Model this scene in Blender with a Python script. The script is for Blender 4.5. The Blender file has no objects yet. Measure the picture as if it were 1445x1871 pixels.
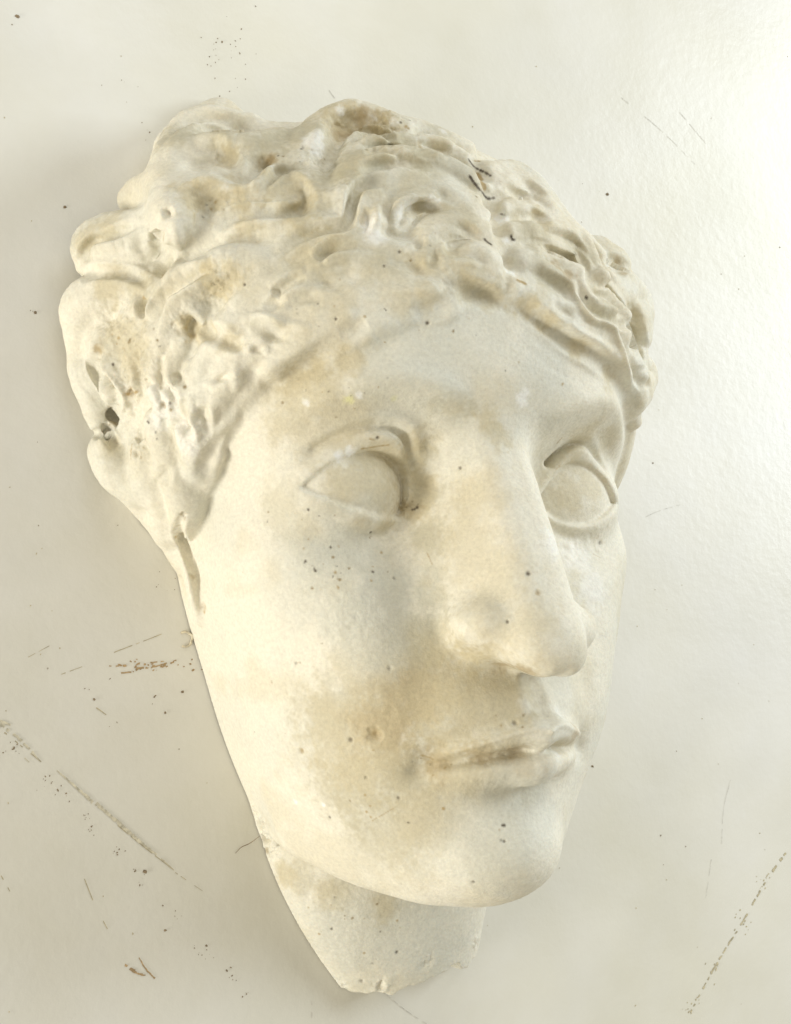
import bpy, math, random
import numpy as np
from mathutils import Matrix, Vector

S = bpy.context.scene
U = .01                                   # the sculpting below is in centimetres, the scene in metres
random.seed(4)
RNG = np.random.default_rng(7)
f32 = np.float32
# ---------------------------------------------------------------- camera model (centimetres, face frame; table at z = ZT)
F_PX, W_PX, H_PX = 2600.0, 1445.0, 1871.0
_r = np.radians([-5.44, 29.64, 1.81]); CT = np.array([2.324, .464, -42.95])
_c, _s = np.cos(_r), np.sin(_r)
CR = (np.array([[_c[2], -_s[2], 0], [_s[2], _c[2], 0], [0, 0, 1]])
      @ np.array([[1, 0, 0], [0, _c[0], -_s[0]], [0, _s[0], _c[0]]])
      @ np.array([[_c[1], 0, _s[1]], [0, 1, 0], [-_s[1], 0, _c[1]]]))
CAM = -CR.T @ CT
ZT = -6.5


def ray(px, py):
    d = np.stack([(np.asarray(px, float) - W_PX / 2) / F_PX, -(np.asarray(py, float) - H_PX / 2) / F_PX, -np.ones_like(np.asarray(px, float))], -1)
    d = d @ CR
    return d / np.linalg.norm(d, axis=-1, keepdims=True)


def to_px(P):
    q = P @ CR.T + CT
    return np.stack([W_PX / 2 + F_PX * q[:, 0] / -q[:, 2], H_PX / 2 - F_PX * q[:, 1] / -q[:, 2]], -1)


def on_table(px, py, z=ZT):
    d = ray(px, py)
    return CAM + d * ((z - CAM[2]) / d[..., 2])[..., None]




# ---------------------------------------------------------------- camera, lamps, exposure
def make_camera():
    cam = bpy.data.cameras.new('camera'); co = bpy.data.objects.new('camera', cam); S.collection.objects.link(co)
    M = Matrix.Identity(4)
    for i in range(3):
        for j in range(3): M[i][j] = CR[j][i]
        M[i][3] = CAM[i] * U
    co.matrix_world = M
    cam.sensor_fit = 'VERTICAL'; cam.sensor_height = 24; cam.lens = 24 * F_PX / H_PX
    cam.clip_start = .01; cam.clip_end = 50
    S.camera = co


def area(name, loc, target, sx, sy, energy, col):
    l = bpy.data.lights.new(name, 'AREA'); l.shape = 'RECTANGLE'; l.size = sx * U; l.size_y = sy * U; l.energy = energy; l.color = col
    o = bpy.data.objects.new(name, l); o.location = Vector(loc) * U
    o.rotation_euler = (Vector(target) - Vector(loc)).to_track_quat('-Z', 'Y').to_euler(); S.collection.objects.link(o)


make_camera()
area('window_light', (128, 42, 72), (5, 3, -5), 70, 56, 11.6, (.87, .95, 1.0))
area('added_top_light', (10, 80, 62), (0, 0, -5), 80, 50, 2.7, (.93, .97, 1.0))  # added fill from above, out of view, brightens the upper table
area('lamp_light', (-95, -30, 5.5), (0, -2, -2), 60, 12, 6.5, (1.0, .95, .84))
w = bpy.data.worlds.new("World"); S.world = w; w.use_nodes = True
w.node_tree.nodes['Background'].inputs[0].default_value = (1.0, .93, .75, 1)
w.node_tree.nodes['Background'].inputs[1].default_value = .40
S.view_settings.view_transform = 'Standard'; S.view_settings.look = 'None'
S.view_settings.exposure = .29; S.view_settings.gamma = 1
S.cycles.use_denoising = True


# ---------------------------------------------------------------- distance helpers
def smin(a, b, k):
    h = np.clip(.5 + .5 * (b - a) / k, 0, 1)
    return b + (a - b) * h - k * h * (1 - h)


def smax(a, b, k):
    return -smin(-a, -b, k)


def ellipsoid(P, c, r, ry=0.0, rz=0.0):
    p = P - np.asarray(c, f32)
    if ry or rz:
        a, b = np.cos(ry), np.sin(ry)
        x, z = p[:, 0] * a - p[:, 2] * b, p[:, 0] * b + p[:, 2] * a
        y = p[:, 1]
        a, b = np.cos(rz), np.sin(rz)
        x, y = x * a + y * b, -x * b + y * a
        p = np.stack([x, y, z], -1)
    r = np.asarray(r, f32)
    k0 = np.sqrt(((p / r) ** 2).sum(1)) + 1e-6
    k1 = np.sqrt(((p / (r * r)) ** 2).sum(1)) + 1e-6
    return k0 * (k0 - 1) / k1


def chain(P, pts, rad):
    """distance to a chain of round cones through pts with radii rad"""
    d = np.full(len(P), 1e3, f32)
    for a, b, ra, rb in zip(pts[:-1], pts[1:], rad[:-1], rad[1:]):
        a = np.asarray(a, f32); ab = np.asarray(b, f32) - a
        pa = P - a
        t = np.clip(pa @ ab / (ab @ ab + 1e-9), 0, 1)
        q = pa - t[:, None] * ab
        d = np.minimum(d, np.sqrt((q * q).sum(1)) - (ra + (rb - ra) * t))
    return d


def spline(pts, n=6):
    """Catmull-Rom through rows"""
    p = np.asarray(pts, float)
    if len(p) < 3:
        return p
    p = np.vstack([2 * p[0] - p[1], p, 2 * p[-1] - p[-2]])
    out = []
    for i in range(1, len(p) - 2):
        for t in np.arange(n) / n:
            out.append(.5 * (2 * p[i] + (p[i + 1] - p[i - 1]) * t + (2 * p[i - 1] - 5 * p[i] + 4 * p[i + 1] - p[i + 2]) * t * t
                             + (3 * p[i] - p[i - 1] - 3 * p[i + 1] + p[i + 2]) * t ** 3))
    out.append(p[-2])
    return np.array(out)


# ---------------------------------------------------------------- face base: relief round a vertical axis
AX = -6.0
CTRL = """
0 11 -1.0|0 9 0.8|0 7.4 1.6|0 5.6 2.1|0 4 2.25|0 2.7 2.0|0 1.2 1.0|0 -1 0.7|0 -3 1.0|0 -4.4 1.5|0 -5.4 2.1|0 -6.3 2.45|0 -7.1 2.3|0 -8.0 1.95|0 -9 1.7|0 -10.2 1.75|0 -11.2 1.35|0 -12.0 .3|0 -12.6 -1.5|0 -13.6 -4
2.2 10 -0.8|2 8 0.9|2 6 1.8|2 4 2.05|2.1 2.6 1.75|2.1 1.2 .5|1.9 0 -.3|2.2 -1.5 0.1|2.3 -3.2 .6|2.4 -4.8 1.15|2.3 -6.2 1.55|2.4 -7.4 1.25|2.2 -8.6 1.05|2.0 -10 1.0|1.9 -11.2 .5|1.7 -12 -.6|1.6 -12.8 -2.6
4 9.5 -1.6|4 7.5 -.1|4 5 1.2|4 3.6 1.35|4.1 2.4 1.2|4.1 1.3 .35|4 0 -.45|4 -1.2 -.15|4.1 -2.6 .5|4 -4.2 .65|4 -5.8 .45|3.9 -7.4 .15|3.6 -9 -.25|3.3 -10.4 -.75|3 -11.5 -1.7|2.8 -12.3 -3.2
5.5 8.5 -2.6|5.6 6 -.9|5.6 4 -.05|5.6 2.6 .1|5.6 1.4 -.35|5.5 .2 -.75|5.5 -1.4 -.35|5.4 -3 -.5|5.2 -5 -.85|5.0 -7 -1.2|4.6 -8.8 -1.7|4.2 -10.2 -2.4|3.7 -11.3 -3.6
6.5 6.5 -2.8|6.6 4 -1.6|6.7 2.4 -1.2|6.5 .8 -1.6|6.5 -1.5 -1.5|6.3 -3.2 -1.9|5.9 -5.4 -2.5|5.5 -7.4 -2.9|5.0 -9 -3.5|4.5 -10.3 -4.3|4 -11.2 -5.4
7 6 -4.5|7.1 3 -4|7 0 -4|6.8 -2.5 -4.2|6.15 -5.2 -4.5|5.45 -7.5 -4.9|4.8 -9.2 -5.4|4.2 -10.5 -6.2
7.1 5 -6.8|7.2 1.5 -6.8|7 -2 -6.8|6.2 -5 -6.8|5.4 -7.6 -6.8|4.6 -9.4 -7|4.0 -10.6 -7.4
7 5 -9|7 0 -9|6.2 -5 -9|5 -9.5 -9
"""


def _face_table():
    pts = np.array([[float(v) for v in t.split()] for t in CTRL.replace('\n', '|').split('|') if t.strip()])
    m = pts[pts[:, 0] > 0] * [-1, 1, 1]
    pts = np.vstack([pts, m])
    al = np.arctan2(pts[:, 0], pts[:, 2] - AX); rho = np.hypot(pts[:, 0], pts[:, 2] - AX)
    X = np.stack([al * 6.5, pts[:, 1]], -1)
    n = len(X)

    def U(r2):
        return r2 * np.log(r2 + 1e-9) * .5
    D = ((X[:, None] - X[None]) ** 2).sum(-1)
    A = np.zeros((n + 3, n + 3)); A[:n, :n] = U(D) + np.eye(n) * .25
    A[:n, n] = 1; A[:n, n + 1:] = X; A[n, :n] = 1; A[n + 1:, :n] = X.T
    w = np.linalg.solve(A, np.concatenate([rho, [0, 0, 0]]))
    ga = np.linspace(-2.2, 2.2, 221); gy = np.linspace(-15, 12, 271)
    G = np.stack(np.meshgrid(ga * 6.5, gy, indexing='ij'), -1).reshape(-1, 2)
    out = np.empty(len(G))
    for i in range(0, len(G), 8000):
        g = G[i:i + 8000]
        d = ((g[:, None] - X[None]) ** 2).sum(-1)
        out[i:i + 8000] = U(d) @ w[:n] + w[n] + g @ w[n + 1:]
    return ga, gy, out.reshape(221, 271).astype(f32)


GA, GY, RT = _face_table()


def face_base(P):
    X = P[:, 0] * np.where(P[:, 0] > 0, 1 - .08 * np.exp(-((P[:, 1] + 3.9) / 4.3) ** 2) - .035 * np.exp(-((P[:, 1] + 7.0) / 2.2) ** 2), 1)     # the far cheek is a little fuller
    al = np.arctan2(X, P[:, 2] - AX); rho = np.hypot(X, P[:, 2] - AX)
    u = np.clip((al + 2.2) / .02, 0, 219.999); v = np.clip((P[:, 1] + 15) / .1, 0, 269.999)
    i = u.astype(int); j = v.astype(int); a = u - i; b = v - j
    R = RT[i, j] * (1 - a) * (1 - b) + RT[i + 1, j] * a * (1 - b) + RT[i, j + 1] * (1 - a) * b + RT[i + 1, j + 1] * a * b
    gy_ = (RT[i, j + 1] - RT[i, j]) / .1; ga_ = (RT[i + 1, j] - RT[i, j]) / .02 / np.maximum(R, .5)
    d = (rho - R) / np.sqrt(1 + np.clip(gy_, -3, 3) ** 2 + np.clip(ga_, -3, 3) ** 2)
    return np.minimum(d, np.abs(d)).astype(f32)


# ---------------------------------------------------------------- eyes, nose, mouth
def almond(x, y, xo, yo, xi, yi, up, lo, skew=False):
    """signed 2-D distance-like value of an eye opening; negative inside. (xo,yo) outer corner, (xi,yi) inner corner"""
    L = np.hypot(xi - xo, yi - yo); ex, ey = (xi - xo) / L, (yi - yo) / L
    u = (x - xo) * ex + (y - yo) * ey; v = -(x - xo) * ey + (y - yo) * ex
    if ex < 0: v = -v
    t = np.clip(u / L, -.3, 1.3)
    tt = np.clip(t, 0, 1)
    if skew:
        top = up * 2.15 * tt ** .8 * (1 - tt) ** .42; bot = -lo * 1.62 * tt ** .8 * (1 - tt) ** .42
        top = np.where((t < 0) | (t > 1), -np.abs(t - tt) * L, top); bot = np.where((t < 0) | (t > 1), np.abs(t - tt) * L, bot)
    else:
        top = up * 4 * t * (1 - t) * (1 + .35 * (t - .5)); bot = -lo * 4 * t * (1 - t) * (1 + .5 * (t - .5))
    return np.maximum(v - top, bot - v) * .8


EYES = [  # outer corner, inner corner, up, lo, ball centre, ball radii
    dict(o=(-5.6, .15), i=(-2.3, -.35), up=1.42, lo=.62, c=(-3.95, .15, -1.5), r=(2.15, 1.95, 1.88)),
    dict(o=(5.45, -.05), i=(2.35, -.1), up=1.22, lo=.72, c=(3.85, .1, -1.5), r=(2.15, 1.95, 1.88)),
]


def carve(p, q, pts, w, a, n=5):
    """press (a > 0) or raise (a < 0) a soft line, given in x, y, into the front of the face; w, a may run along the line"""
    C = spline(np.array(pts, float), n)
    m = len(C); w = np.interp(np.linspace(0, 1, m), np.linspace(0, 1, np.size(w)), np.atleast_1d(w)) if np.size(w) > 1 else np.full(m, w)
    a = np.interp(np.linspace(0, 1, m), np.linspace(0, 1, np.size(a)), np.atleast_1d(a)) if np.size(a) > 1 else np.full(m, a)
    lo = C.min(0) - 3 * w.max(); hi = C.max(0) + 3 * w.max()
    i = np.nonzero((p[:, 0] > lo[0]) & (p[:, 0] < hi[0]) & (p[:, 1] > lo[1]) & (p[:, 1] < hi[1]))[0]
    if len(i) == 0: return q
    X = p[i, 0]; Y = p[i, 1]
    best = np.full(len(i), 1e3); amp = np.zeros(len(i))
    for k in range(m - 1):
        ex, ey = C[k + 1] - C[k]
        t = np.clip(((X - C[k, 0]) * ex + (Y - C[k, 1]) * ey) / (ex * ex + ey * ey + 1e-9), 0, 1)
        d = np.hypot(X - C[k, 0] - t * ex, Y - C[k, 1] - t * ey) / (w[k] + (w[k + 1] - w[k]) * t)
        b = d < best
        best = np.where(b, d, best); amp = np.where(b, a[k] + (a[k + 1] - a[k]) * t, amp)
    q[i] += (amp * np.exp(-best ** 2)).astype(f32)
    return q


def face(P):
    d = face_base(P)
    x, y, z = P[:, 0], P[:, 1], P[:, 2]
    d = smax(d, y - 7.6, 1.0)
    # jaw underside
    d = smax(d, -(y + 12.35 - .34 * (-z - .2)) * .94, .55)
    m = (z > -4.5) & (y < 6) & (y > -13)
    idx = np.nonzero(m)[0]
    if len(idx) == 0:
        return d
    p = P[idx]; q = d[idx]; x, y, z = p[:, 0], p[:, 1], p[:, 2]; ax = np.abs(x)
    # the nose and the middle of the mouth lean a little to the far side
    pe0 = p
    sh = np.interp(y, [-12, -10, -8, -6.5, -4.5, 0, 3], [0, .15, .4, .48, .2, .16, .05]).astype(f32)
    p = p.copy(); p[:, 0] -= sh * np.exp(-(x / 3.0) ** 2)
    xr = x; x = p[:, 0]; ax = np.abs(x)
    # chin
    q = smin(q, ellipsoid(p, (0, -10.5, .35), (1.9, 1.35, 1.75)), .6)
    # nose: dorsum plane, side planes, underside
    zd = 1.95 + (0.9 - y) * .42                      # dorsum line
    zd = zd - .16 * np.clip(-3.4 - y, 0, 4) ** 2 * .9
    hw = .72 + .10 * np.clip((.9 - y) / 5.5, 0, 1)
    dors = (z - zd) * .91
    kk = np.interp(y, [-5, -3, 0], [.40, .45, .52]); side = ((ax - hw) * .88 + (z - zd) * kk)
    under = -(y + 4.72 + .34 * (z - 1.7)) * .95
    nose = smax(smax(dors, side, .45), under, .9)
    nose = smax(nose, (y - 3.2) * .9, .8)
    q = smin(q, nose, .75)
    q = smin(q, ellipsoid(p, (0, -4.35, 3.05), (1.0, .94, 1.0)), .6)     # tip
    for s in (-1, 1):
        q = smin(q, ellipsoid(p, (-1.3, -3.88, 1.85) if s < 0 else (1.6, -4.08, 1.8), (.95, .8, 1.2) if s < 0 else (1.1, .9, 1.15), ry=s * .35), .5 if s < 0 else .65)    # wing
    for s in (-1, 1):
        q = carve(p, q, [(s * 1.5, -2.8), (s * 2.0, -3.3), (s * 2.12, -4.0), (s * 1.75, -4.6)], .28, [.04, .1, .1, .06])
        q = carve(p, q, [(s * 1.1, -3.0), (s * .95, -3.7)], .35, [.01, .03])
        q = carve(p, q, [(s * .42, -5.3), (s * .5, -6.0), (s * .55, -6.75)], .26, [-.03, -.06, -.06])
        q = carve(p, q, [(s * 2.2, -4.4), (s * 2.8, -5.7), (s * 3.1, -7.1)], .55, [.02, .13, .05])
    q = carve(p, q, [(0, -5.4), (0, -6.5)], .28, .04)
    # lips
    p[:, 1] -= .05 * p[:, 0]
    for s in (-1, 1):
        q = smin(q, chain(p, spline([(s * 2.4, -7.48, 1.05), (s * 1.35, -7.2, 1.9), (s * .55, -6.98, 2.36), (0, -7.1, 2.38)], 4), np.linspace(.18, .42, 13)), .5)
        q = smin(q, chain(p, spline([(s * 2.2, -7.8, .95), (s * 1.2, -7.92, 1.7), (0, -8.0, 2.0)], 4), np.linspace(.2, .58, 9)), .5)
    q = carve(p, q, [(-2.75, -7.74), (-2.2, -7.64), (-1.3, -7.58), (-.45, -7.48), (0, -7.54), (.45, -7.48), (1.3, -7.58), (2.2, -7.64), (2.75, -7.74)], .21, [.08, .22, .22, .2, .2, .2, .16, .12, .05])
    q = carve(p, q, [(-1.8, -8.4), (0, -8.65), (1.8, -8.4)], .42, [.0, .24, .0])
    for s in (-1, 1):
        q = carve(p, q, [(s * 2.6, -7.45), (s * 2.8, -7.8)], .4, .2)
        q = carve(p, q, [(s * 2.3, -7.33), (s * 1.3, -7.0), (s * .5, -6.8), (0, -6.92)], .12, -.09)
    # eyes
    p = pe0; x = xr
    for e in EYES:
        s = np.sign(e['c'][0])
        mm = np.nonzero((x * s > .05) & (x * s < 7) & (y > -3) & (y < 4))[0]
        if len(mm) == 0: continue
        pe = p[mm]; qe = q[mm]
        ball = ellipsoid(pe, e['c'], e['r'])
        lid = ellipsoid(pe, e['c'], np.array(e['r']) + (.2 if s < 0 else .24))
        ap = almond(pe[:, 0], pe[:, 1], *e['o'], *e['i'], e['up'], e['lo'], s < 0)
        qe = smin(qe, lid, .35)
        qe = smax(qe, -np.maximum(ap, -(pe[:, 2] + 2.2)), .26)
        qe = smin(qe, ball, .12)
        # crease above the upper lid
        t = np.linspace(0, 1, 9)
        cx = e['o'][0] + (e['i'][0] - e['o'][0]) * t; cy = e['o'][1] + (e['i'][1] - e['o'][1]) * t + (e['up'] * 4 * t * (1 - t) * (1 + .35 * (t - .5))) + .6
        if s < 0:
            cy = e['o'][1] + (e['i'][1] - e['o'][1]) * t + e['up'] * 2.15 * t ** .8 * (1 - t * .97) ** .42 + .62; cx = cx + .12 * t
            qe = carve(pe, qe, np.stack([cx, cy], -1), .16, [.0, .16, .18, .18, .2, .22, .26, .26, .1], 3)
        else:
            qe = carve(pe, qe, np.stack([cx, cy], -1)[:8], .15, [.0, .14, .2, .2, .24, .26, .3, .3], 3)
        ly = e['o'][1] + (e['i'][1] - e['o'][1]) * t - e['lo'] * 4 * t * (1 - t) - .42
        if s > 0:
            qe = carve(pe, qe, [(1.9, .7), (2.7, 1.6), (3.9, 2.0), (5.0, 1.75), (5.7, 1.1)], .42, [.05, .2, .22, .2, .08])
            qe = carve(pe, qe, [(1.8, 2.0), (3.0, 2.75), (4.6, 2.85), (6.0, 2.0)], .5, [-.05, -.22, -.25, -.16])
        else:
            qe = carve(pe, qe, [(-6.2, 1.5), (-5.2, 2.7), (-3.6, 3.15), (-2.2, 2.9), (-1.1, 2.5)], .42, [0, -.16, -.2, -.18, -.03])
            qe = carve(pe, qe, [(-5.2, 1.75), (-3.8, 2.3), (-2.5, 2.15), (-1.8, 1.5)], .34, [0, .15, .18, .16])
            qe = carve(pe, qe, [(-1.75, 1.1), (-1.6, .2), (-1.9, -.7)], .4, [.05, .22, .05])
        qe = carve(pe, qe, np.stack([cx, ly], -1), .22, [.0, .0, .04, .07, .1, .12, .14, .12, .06], 3)
        q[mm] = qe
    d = d.copy(); d[idx] = q
    return d


NECK_EDGE = on_table([560, 630, 665, 700, 722, 740, 765, 780, 800, 812, 822, 835, 850, 860, 868, 874, 879, 890], [1800, 1812, 1810, 1808, 1795, 1785, 1778, 1765, 1756, 1752, 1761, 1762, 1748, 1742, 1728, 1700, 1680, 1640], ZT + .25)[:, :2]


def neck(P):
    # broken stump of the neck, thinning to its ragged lower edge
    y = P[:, 1]
    t = np.clip((-10 - y) / 6, 0, 1)
    cx = .15 + .95 * t * t; hx = 4.6 - 1.6 * t - .75 * t * t; hz = 3.1 - 2.1 * t
    xx = (P[:, 0] - cx) / hx; zz = (P[:, 2] - ZT) / hz
    k = np.sqrt(xx * xx + zz * zz) + 1e-5
    d = (k - 1) * np.minimum(hx, hz) * .8
    x = P[:, 0]
    edge = np.interp(x, NECK_EDGE[:, 0], NECK_EDGE[:, 1]) + .05 * np.sin(x * 7) + .02 * np.sin(x * 17 + 2)
    d = smax(d, edge - y, .06)
    return smax(d, y + 9, .5)


# ---------------------------------------------------------------- hair
HAIRLINE = [(935, 545), (880, 548), (820, 562), (740, 600), (660, 648), (575, 668), (500, 708), (440, 765), (395, 830), (372, 890), (366, 960), (362, 1040)]
HAIRLINE_R = [(965, 572), (1005, 602), (1055, 640), (1105, 680), (1135, 720), (1150, 765)]
CAP = ((0, 4.4, -6.5), (9.7, 8.8, 8.7))


def march(field, px, py, t0=24., t1=60.):
    D = ray(px, py); t = np.full(len(D), t0); best = np.full(len(D), 1e3); tb = t.copy()
    for _ in range(70):
        d = field((CAM + D * t[:, None]).astype(f32))
        m = d < best - .004
        best = np.where(m, d, best); tb = np.where(m, t, tb)
        t = np.minimum(t + d * .75, t1)
    return CAM + D * tb[:, None]


def _oval():
    a = np.array(HAIRLINE, float); b = np.array(HAIRLINE_R, float)
    A = march(face_base, a[:, 0], a[:, 1])[:, :2]; B = march(face_base, b[:, 0], b[:, 1])[:, :2]
    A[-3:, 0] = [-7.0, -7.2, -7.4]
    pol = np.vstack([[[-8, -20]], [[-8.0, -2.5]], A[::-1], B, [[6.7, 2.2], [6.9, 1.0], [7.0, -1.5], [8, -20]]])
    gx = np.linspace(-11, 11, 221); gy = np.linspace(-17, 15, 321)
    X, Y = np.meshgrid(gx, gy, indexing='ij')
    d = np.full(X.shape, 1e3); ins = np.zeros(X.shape, bool)
    for (x0, y0), (x1, y1) in zip(pol, np.roll(pol, -1, 0)):
        ex, ey = x1 - x0, y1 - y0
        t = np.clip(((X - x0) * ex + (Y - y0) * ey) / (ex * ex + ey * ey + 1e-9), 0, 1)
        d = np.minimum(d, np.hypot(X - x0 - t * ex, Y - y0 - t * ey))
        c = ((y0 > Y) != (y1 > Y)) & (X < (x1 - x0) * (Y - y0) / (y1 - y0 + 1e-12) + x0)
        ins ^= c
    return np.where(ins, -d, d).astype(f32)


OV = _oval()


def oval(P):
    u = np.clip((P[:, 0] + 11) / .1, 0, 219.999); v = np.clip((P[:, 1] + 17) / .1, 0, 319.999)
    i = u.astype(int); j = v.astype(int); a = (u - i).astype(f32); b = (v - j).astype(f32)
    return OV[i, j] * (1 - a) * (1 - b) + OV[i + 1, j] * a * (1 - b) + OV[i, j + 1] * (1 - a) * b + OV[i + 1, j + 1] * a * b


def cap(P):
    d = ellipsoid(P, *CAP)
    return smax(d, -oval(P) * .8, .9)


# ridges: (radius px, [pixel points], lift) - lift is how far (in radii) the centre line sits above the cap
LOCKS = [
    (40, [(345, 292), (385, 282), (430, 284), (480, 292)], .25), (38, [(345, 345), (390, 352), (440, 352), (480, 356)], .3),
    # upper left mass
    (36, [(290, 370), (300, 310), (330, 276), (380, 262), (440, 262), (520, 272), (575, 275)], .15),
    (24, [(340, 290), (370, 266), (410, 258), (455, 262), (520, 268), (570, 256), (612, 240)], .1),
    (26, [(318, 305), (375, 285), (440, 290), (510, 292), (565, 290)], .35),
    (26, [(300, 335), (360, 335), (420, 330), (462, 332), (480, 312), (510, 302), (548, 290)], .4),
    (42, [(330, 372), (390, 372), (450, 362), (505, 366)], .25),
    (22, [(478, 352), (490, 322), (525, 312), (562, 322), (580, 350)], .4),
    (22, [(520, 400), (532, 362), (565, 345), (585, 372), (570, 396)], .45),
    (30, [(545, 425), (600, 405), (632, 372), (640, 335), (668, 312), (720, 302), (800, 312), (870, 345)], .35),
    (28, [(556, 305), (566, 270), (590, 240), (635, 222), (690, 230), (735, 250)], .35),
    (22, [(636, 300), (660, 262), (705, 240), (770, 246), (850, 275)], .35),
    (20, [(650, 292), (690, 272), (750, 272), (820, 286), (880, 320)], .4),
    (24, [(470, 470), (520, 450), (585, 437), (640, 432), (668, 400), (676, 360), (715, 338), (790, 338), (860, 372)], .35),
    (24, [(680, 440), (684, 395), (705, 362), (760, 350), (820, 366), (880, 402)], .35),
    (20, [(728, 424), (730, 390), (752, 368), (800, 372), (850, 400), (905, 445)], .5),
    (24, [(782, 500), (775, 450), (800, 422), (850, 420), (905, 460)], .35),
    (32, [(795, 520), (830, 492), (880, 490), (925, 528)], .3),
    (24, [(560, 505), (605, 470), (660, 458), (740, 470), (790, 470)], .35),
    (26, [(440, 560), (480, 500), (540, 470), (600, 460)], .25),
    (26, [(520, 545), (560, 510), (620, 490), (700, 500), (780, 540)], .25),
    (26, [(420, 590), (470, 545), (525, 520), (560, 520)], .25),
    (30, [(560, 600), (610, 560), (680, 545), (760, 548), (812, 556)], .2),
    (28, [(450, 640), (500, 590), (560, 560), (620, 570)], .22),
    (28, [(500, 668), (560, 620), (620, 605), (690, 590), (730, 580)], .15),
    (34, [(350, 560), (375, 520), (420, 498), (470, 490)], .45),
    (34, [(330, 470), (370, 440), (430, 420), (500, 420)], .35),
    (22, [(405, 640), (430, 600), (480, 590)], .35),
    (24, [(400, 720), (420, 670), (470, 640)], .3),
    (20, [(362, 740), (368, 690), (385, 650), (420, 620)], .35),
    (24, [(352, 860), (350, 790), (372, 740), (420, 690)], .2),
    (30, [(290, 660), (300, 620), (320, 585), (350, 570)], .45),
    (16, [(300, 760), (292, 700), (300, 650)], .5),
    (15, [(325, 770), (318, 700), (330, 640), (340, 610)], .5),
    (15, [(345, 780), (340, 720), (352, 670)], .4),
    (24, [(320, 860), (300, 810), (285, 770)], .3),
    (26, [(340, 960), (330, 900), (300, 850)], .25),
    (20, [(290, 470), (285, 440), (288, 415)], .3),
    (36, [(262, 570), (300, 540), (350, 530)], .3),
    (30, [(230, 640), (250, 600), (285, 570)], .3),
    (30, [(262, 700), (262, 650), (275, 610)], .2),
    (22, [(290, 955), (318, 990), (335, 1030)], .25),
    (16, [(348, 1045), (360, 1080), (367, 1130)], .25),
    (26, [(300, 940), (270, 880), (255, 820)], .2),
    # right of the parting
    (30, [(895, 320), (942, 330), (972, 362), (996, 405)], .3),
    (26, [(908, 345), (955, 345), (1000, 385), (1040, 430)], .3),
    (20, [(915, 385), (965, 385), (1010, 410), (1055, 440), (1090, 480)], .35),
    (26, [(925, 430), (985, 432), (1040, 445), (1065, 490), (1072, 540), (1105, 575), (1135, 640), (1152, 720)], .4),
    (34, [(950, 482), (1000, 495), (1040, 530), (1060, 575), (1095, 605), (1130, 670), (1148, 735)], .3),
    (34, [(962, 540), (1005, 570), (1050, 605), (1100, 650), (1130, 700)], .1),
    (20, [(1085, 470), (1100, 515), (1130, 555), (1150, 610), (1158, 680), (1165, 730)], .45),
    (34, [(1095, 462), (1120, 480)], .3),
    (44, [(1120, 520), (1145, 560), (1150, 605)], .25),
    (26, [(1165, 660), (1172, 690), (1160, 720)], .3),
    (16, [(1155, 745), (1160, 770)], .3),
]
# lobes at the rim, on the table side: (x px, y px, height z, radius px, stretch)
LOBES = [
    [(352, 312, -3.4, 44), (400, 298, -3.3, 44), (450, 300, -2.6, 40), (512, 305, -1.95, 32)],
    [(350, 372, -2.4, 46), (400, 372, -2.0, 46), (455, 366, -1.55, 38)],
    [(366, 282, -3.9, 38), (420, 280, -3.4, 38), (480, 285, -2.7, 32)],
    [(316, 400, -1.9, 40), (314, 350, -2.9, 42), (318, 302, -3.7, 42), (342, 256, -4.4, 40), (396, 240, -4.5, 41), (455, 252, -4.3, 36), (510, 262, -4.0, 36), (550, 262, -3.6, 36)],
    [(300, 300, -5.6, 26), (312, 262, -5.6, 26), (345, 238, -5.6, 26)],
    [(243, 365, -5.2, 28), (262, 355, -4.5, 34), (300, 345, -3.2, 36)],
    [(168, 480, -5.7, 28), (165, 446, -5.4, 32), (200, 430, -5, 38), (250, 425, -4.1, 40), (300, 405, -3, 36)],
    [(190, 500, -5.2, 34), (222, 470, -4.4, 38), (262, 452, -3.6, 30)],
    [(152, 600, -5.5, 34), (156, 560, -5.2, 42), (205, 540, -4.6, 46), (270, 532, -3.7, 42), (330, 520, -2.9, 34)],
    [(152, 630, -5.7, 28), (155, 680, -5.7, 28), (174, 735, -5.7, 27), (180, 765, -5.8, 22)],
    [(205, 630, -4.8, 44), (235, 700, -4.5, 46)],
    [(198, 826, -5.7, 36), (218, 858, -5.6, 40), (256, 884, -5.3, 40)],
    [(256, 900, -5.8, 32), (294, 945, -5.8, 30), (326, 985, -5.9, 28), (349, 1030, -6.0, 24)],
]
# grooves: (radius px, points, depth in cm)
GROOVES = [
    (9, [(868, 290), (890, 340), (905, 400), (925, 460), (932, 535)], .0),
    (15, [(612, 246), (640, 224), (680, 222), (702, 234)], -.14),
    (14, [(200, 752), (216, 768)], .15),
    (9, [(188, 775), (200, 785)], .1),
]


def hair0(P):
    return smin(face_base(P), cap(P), .35)


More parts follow.
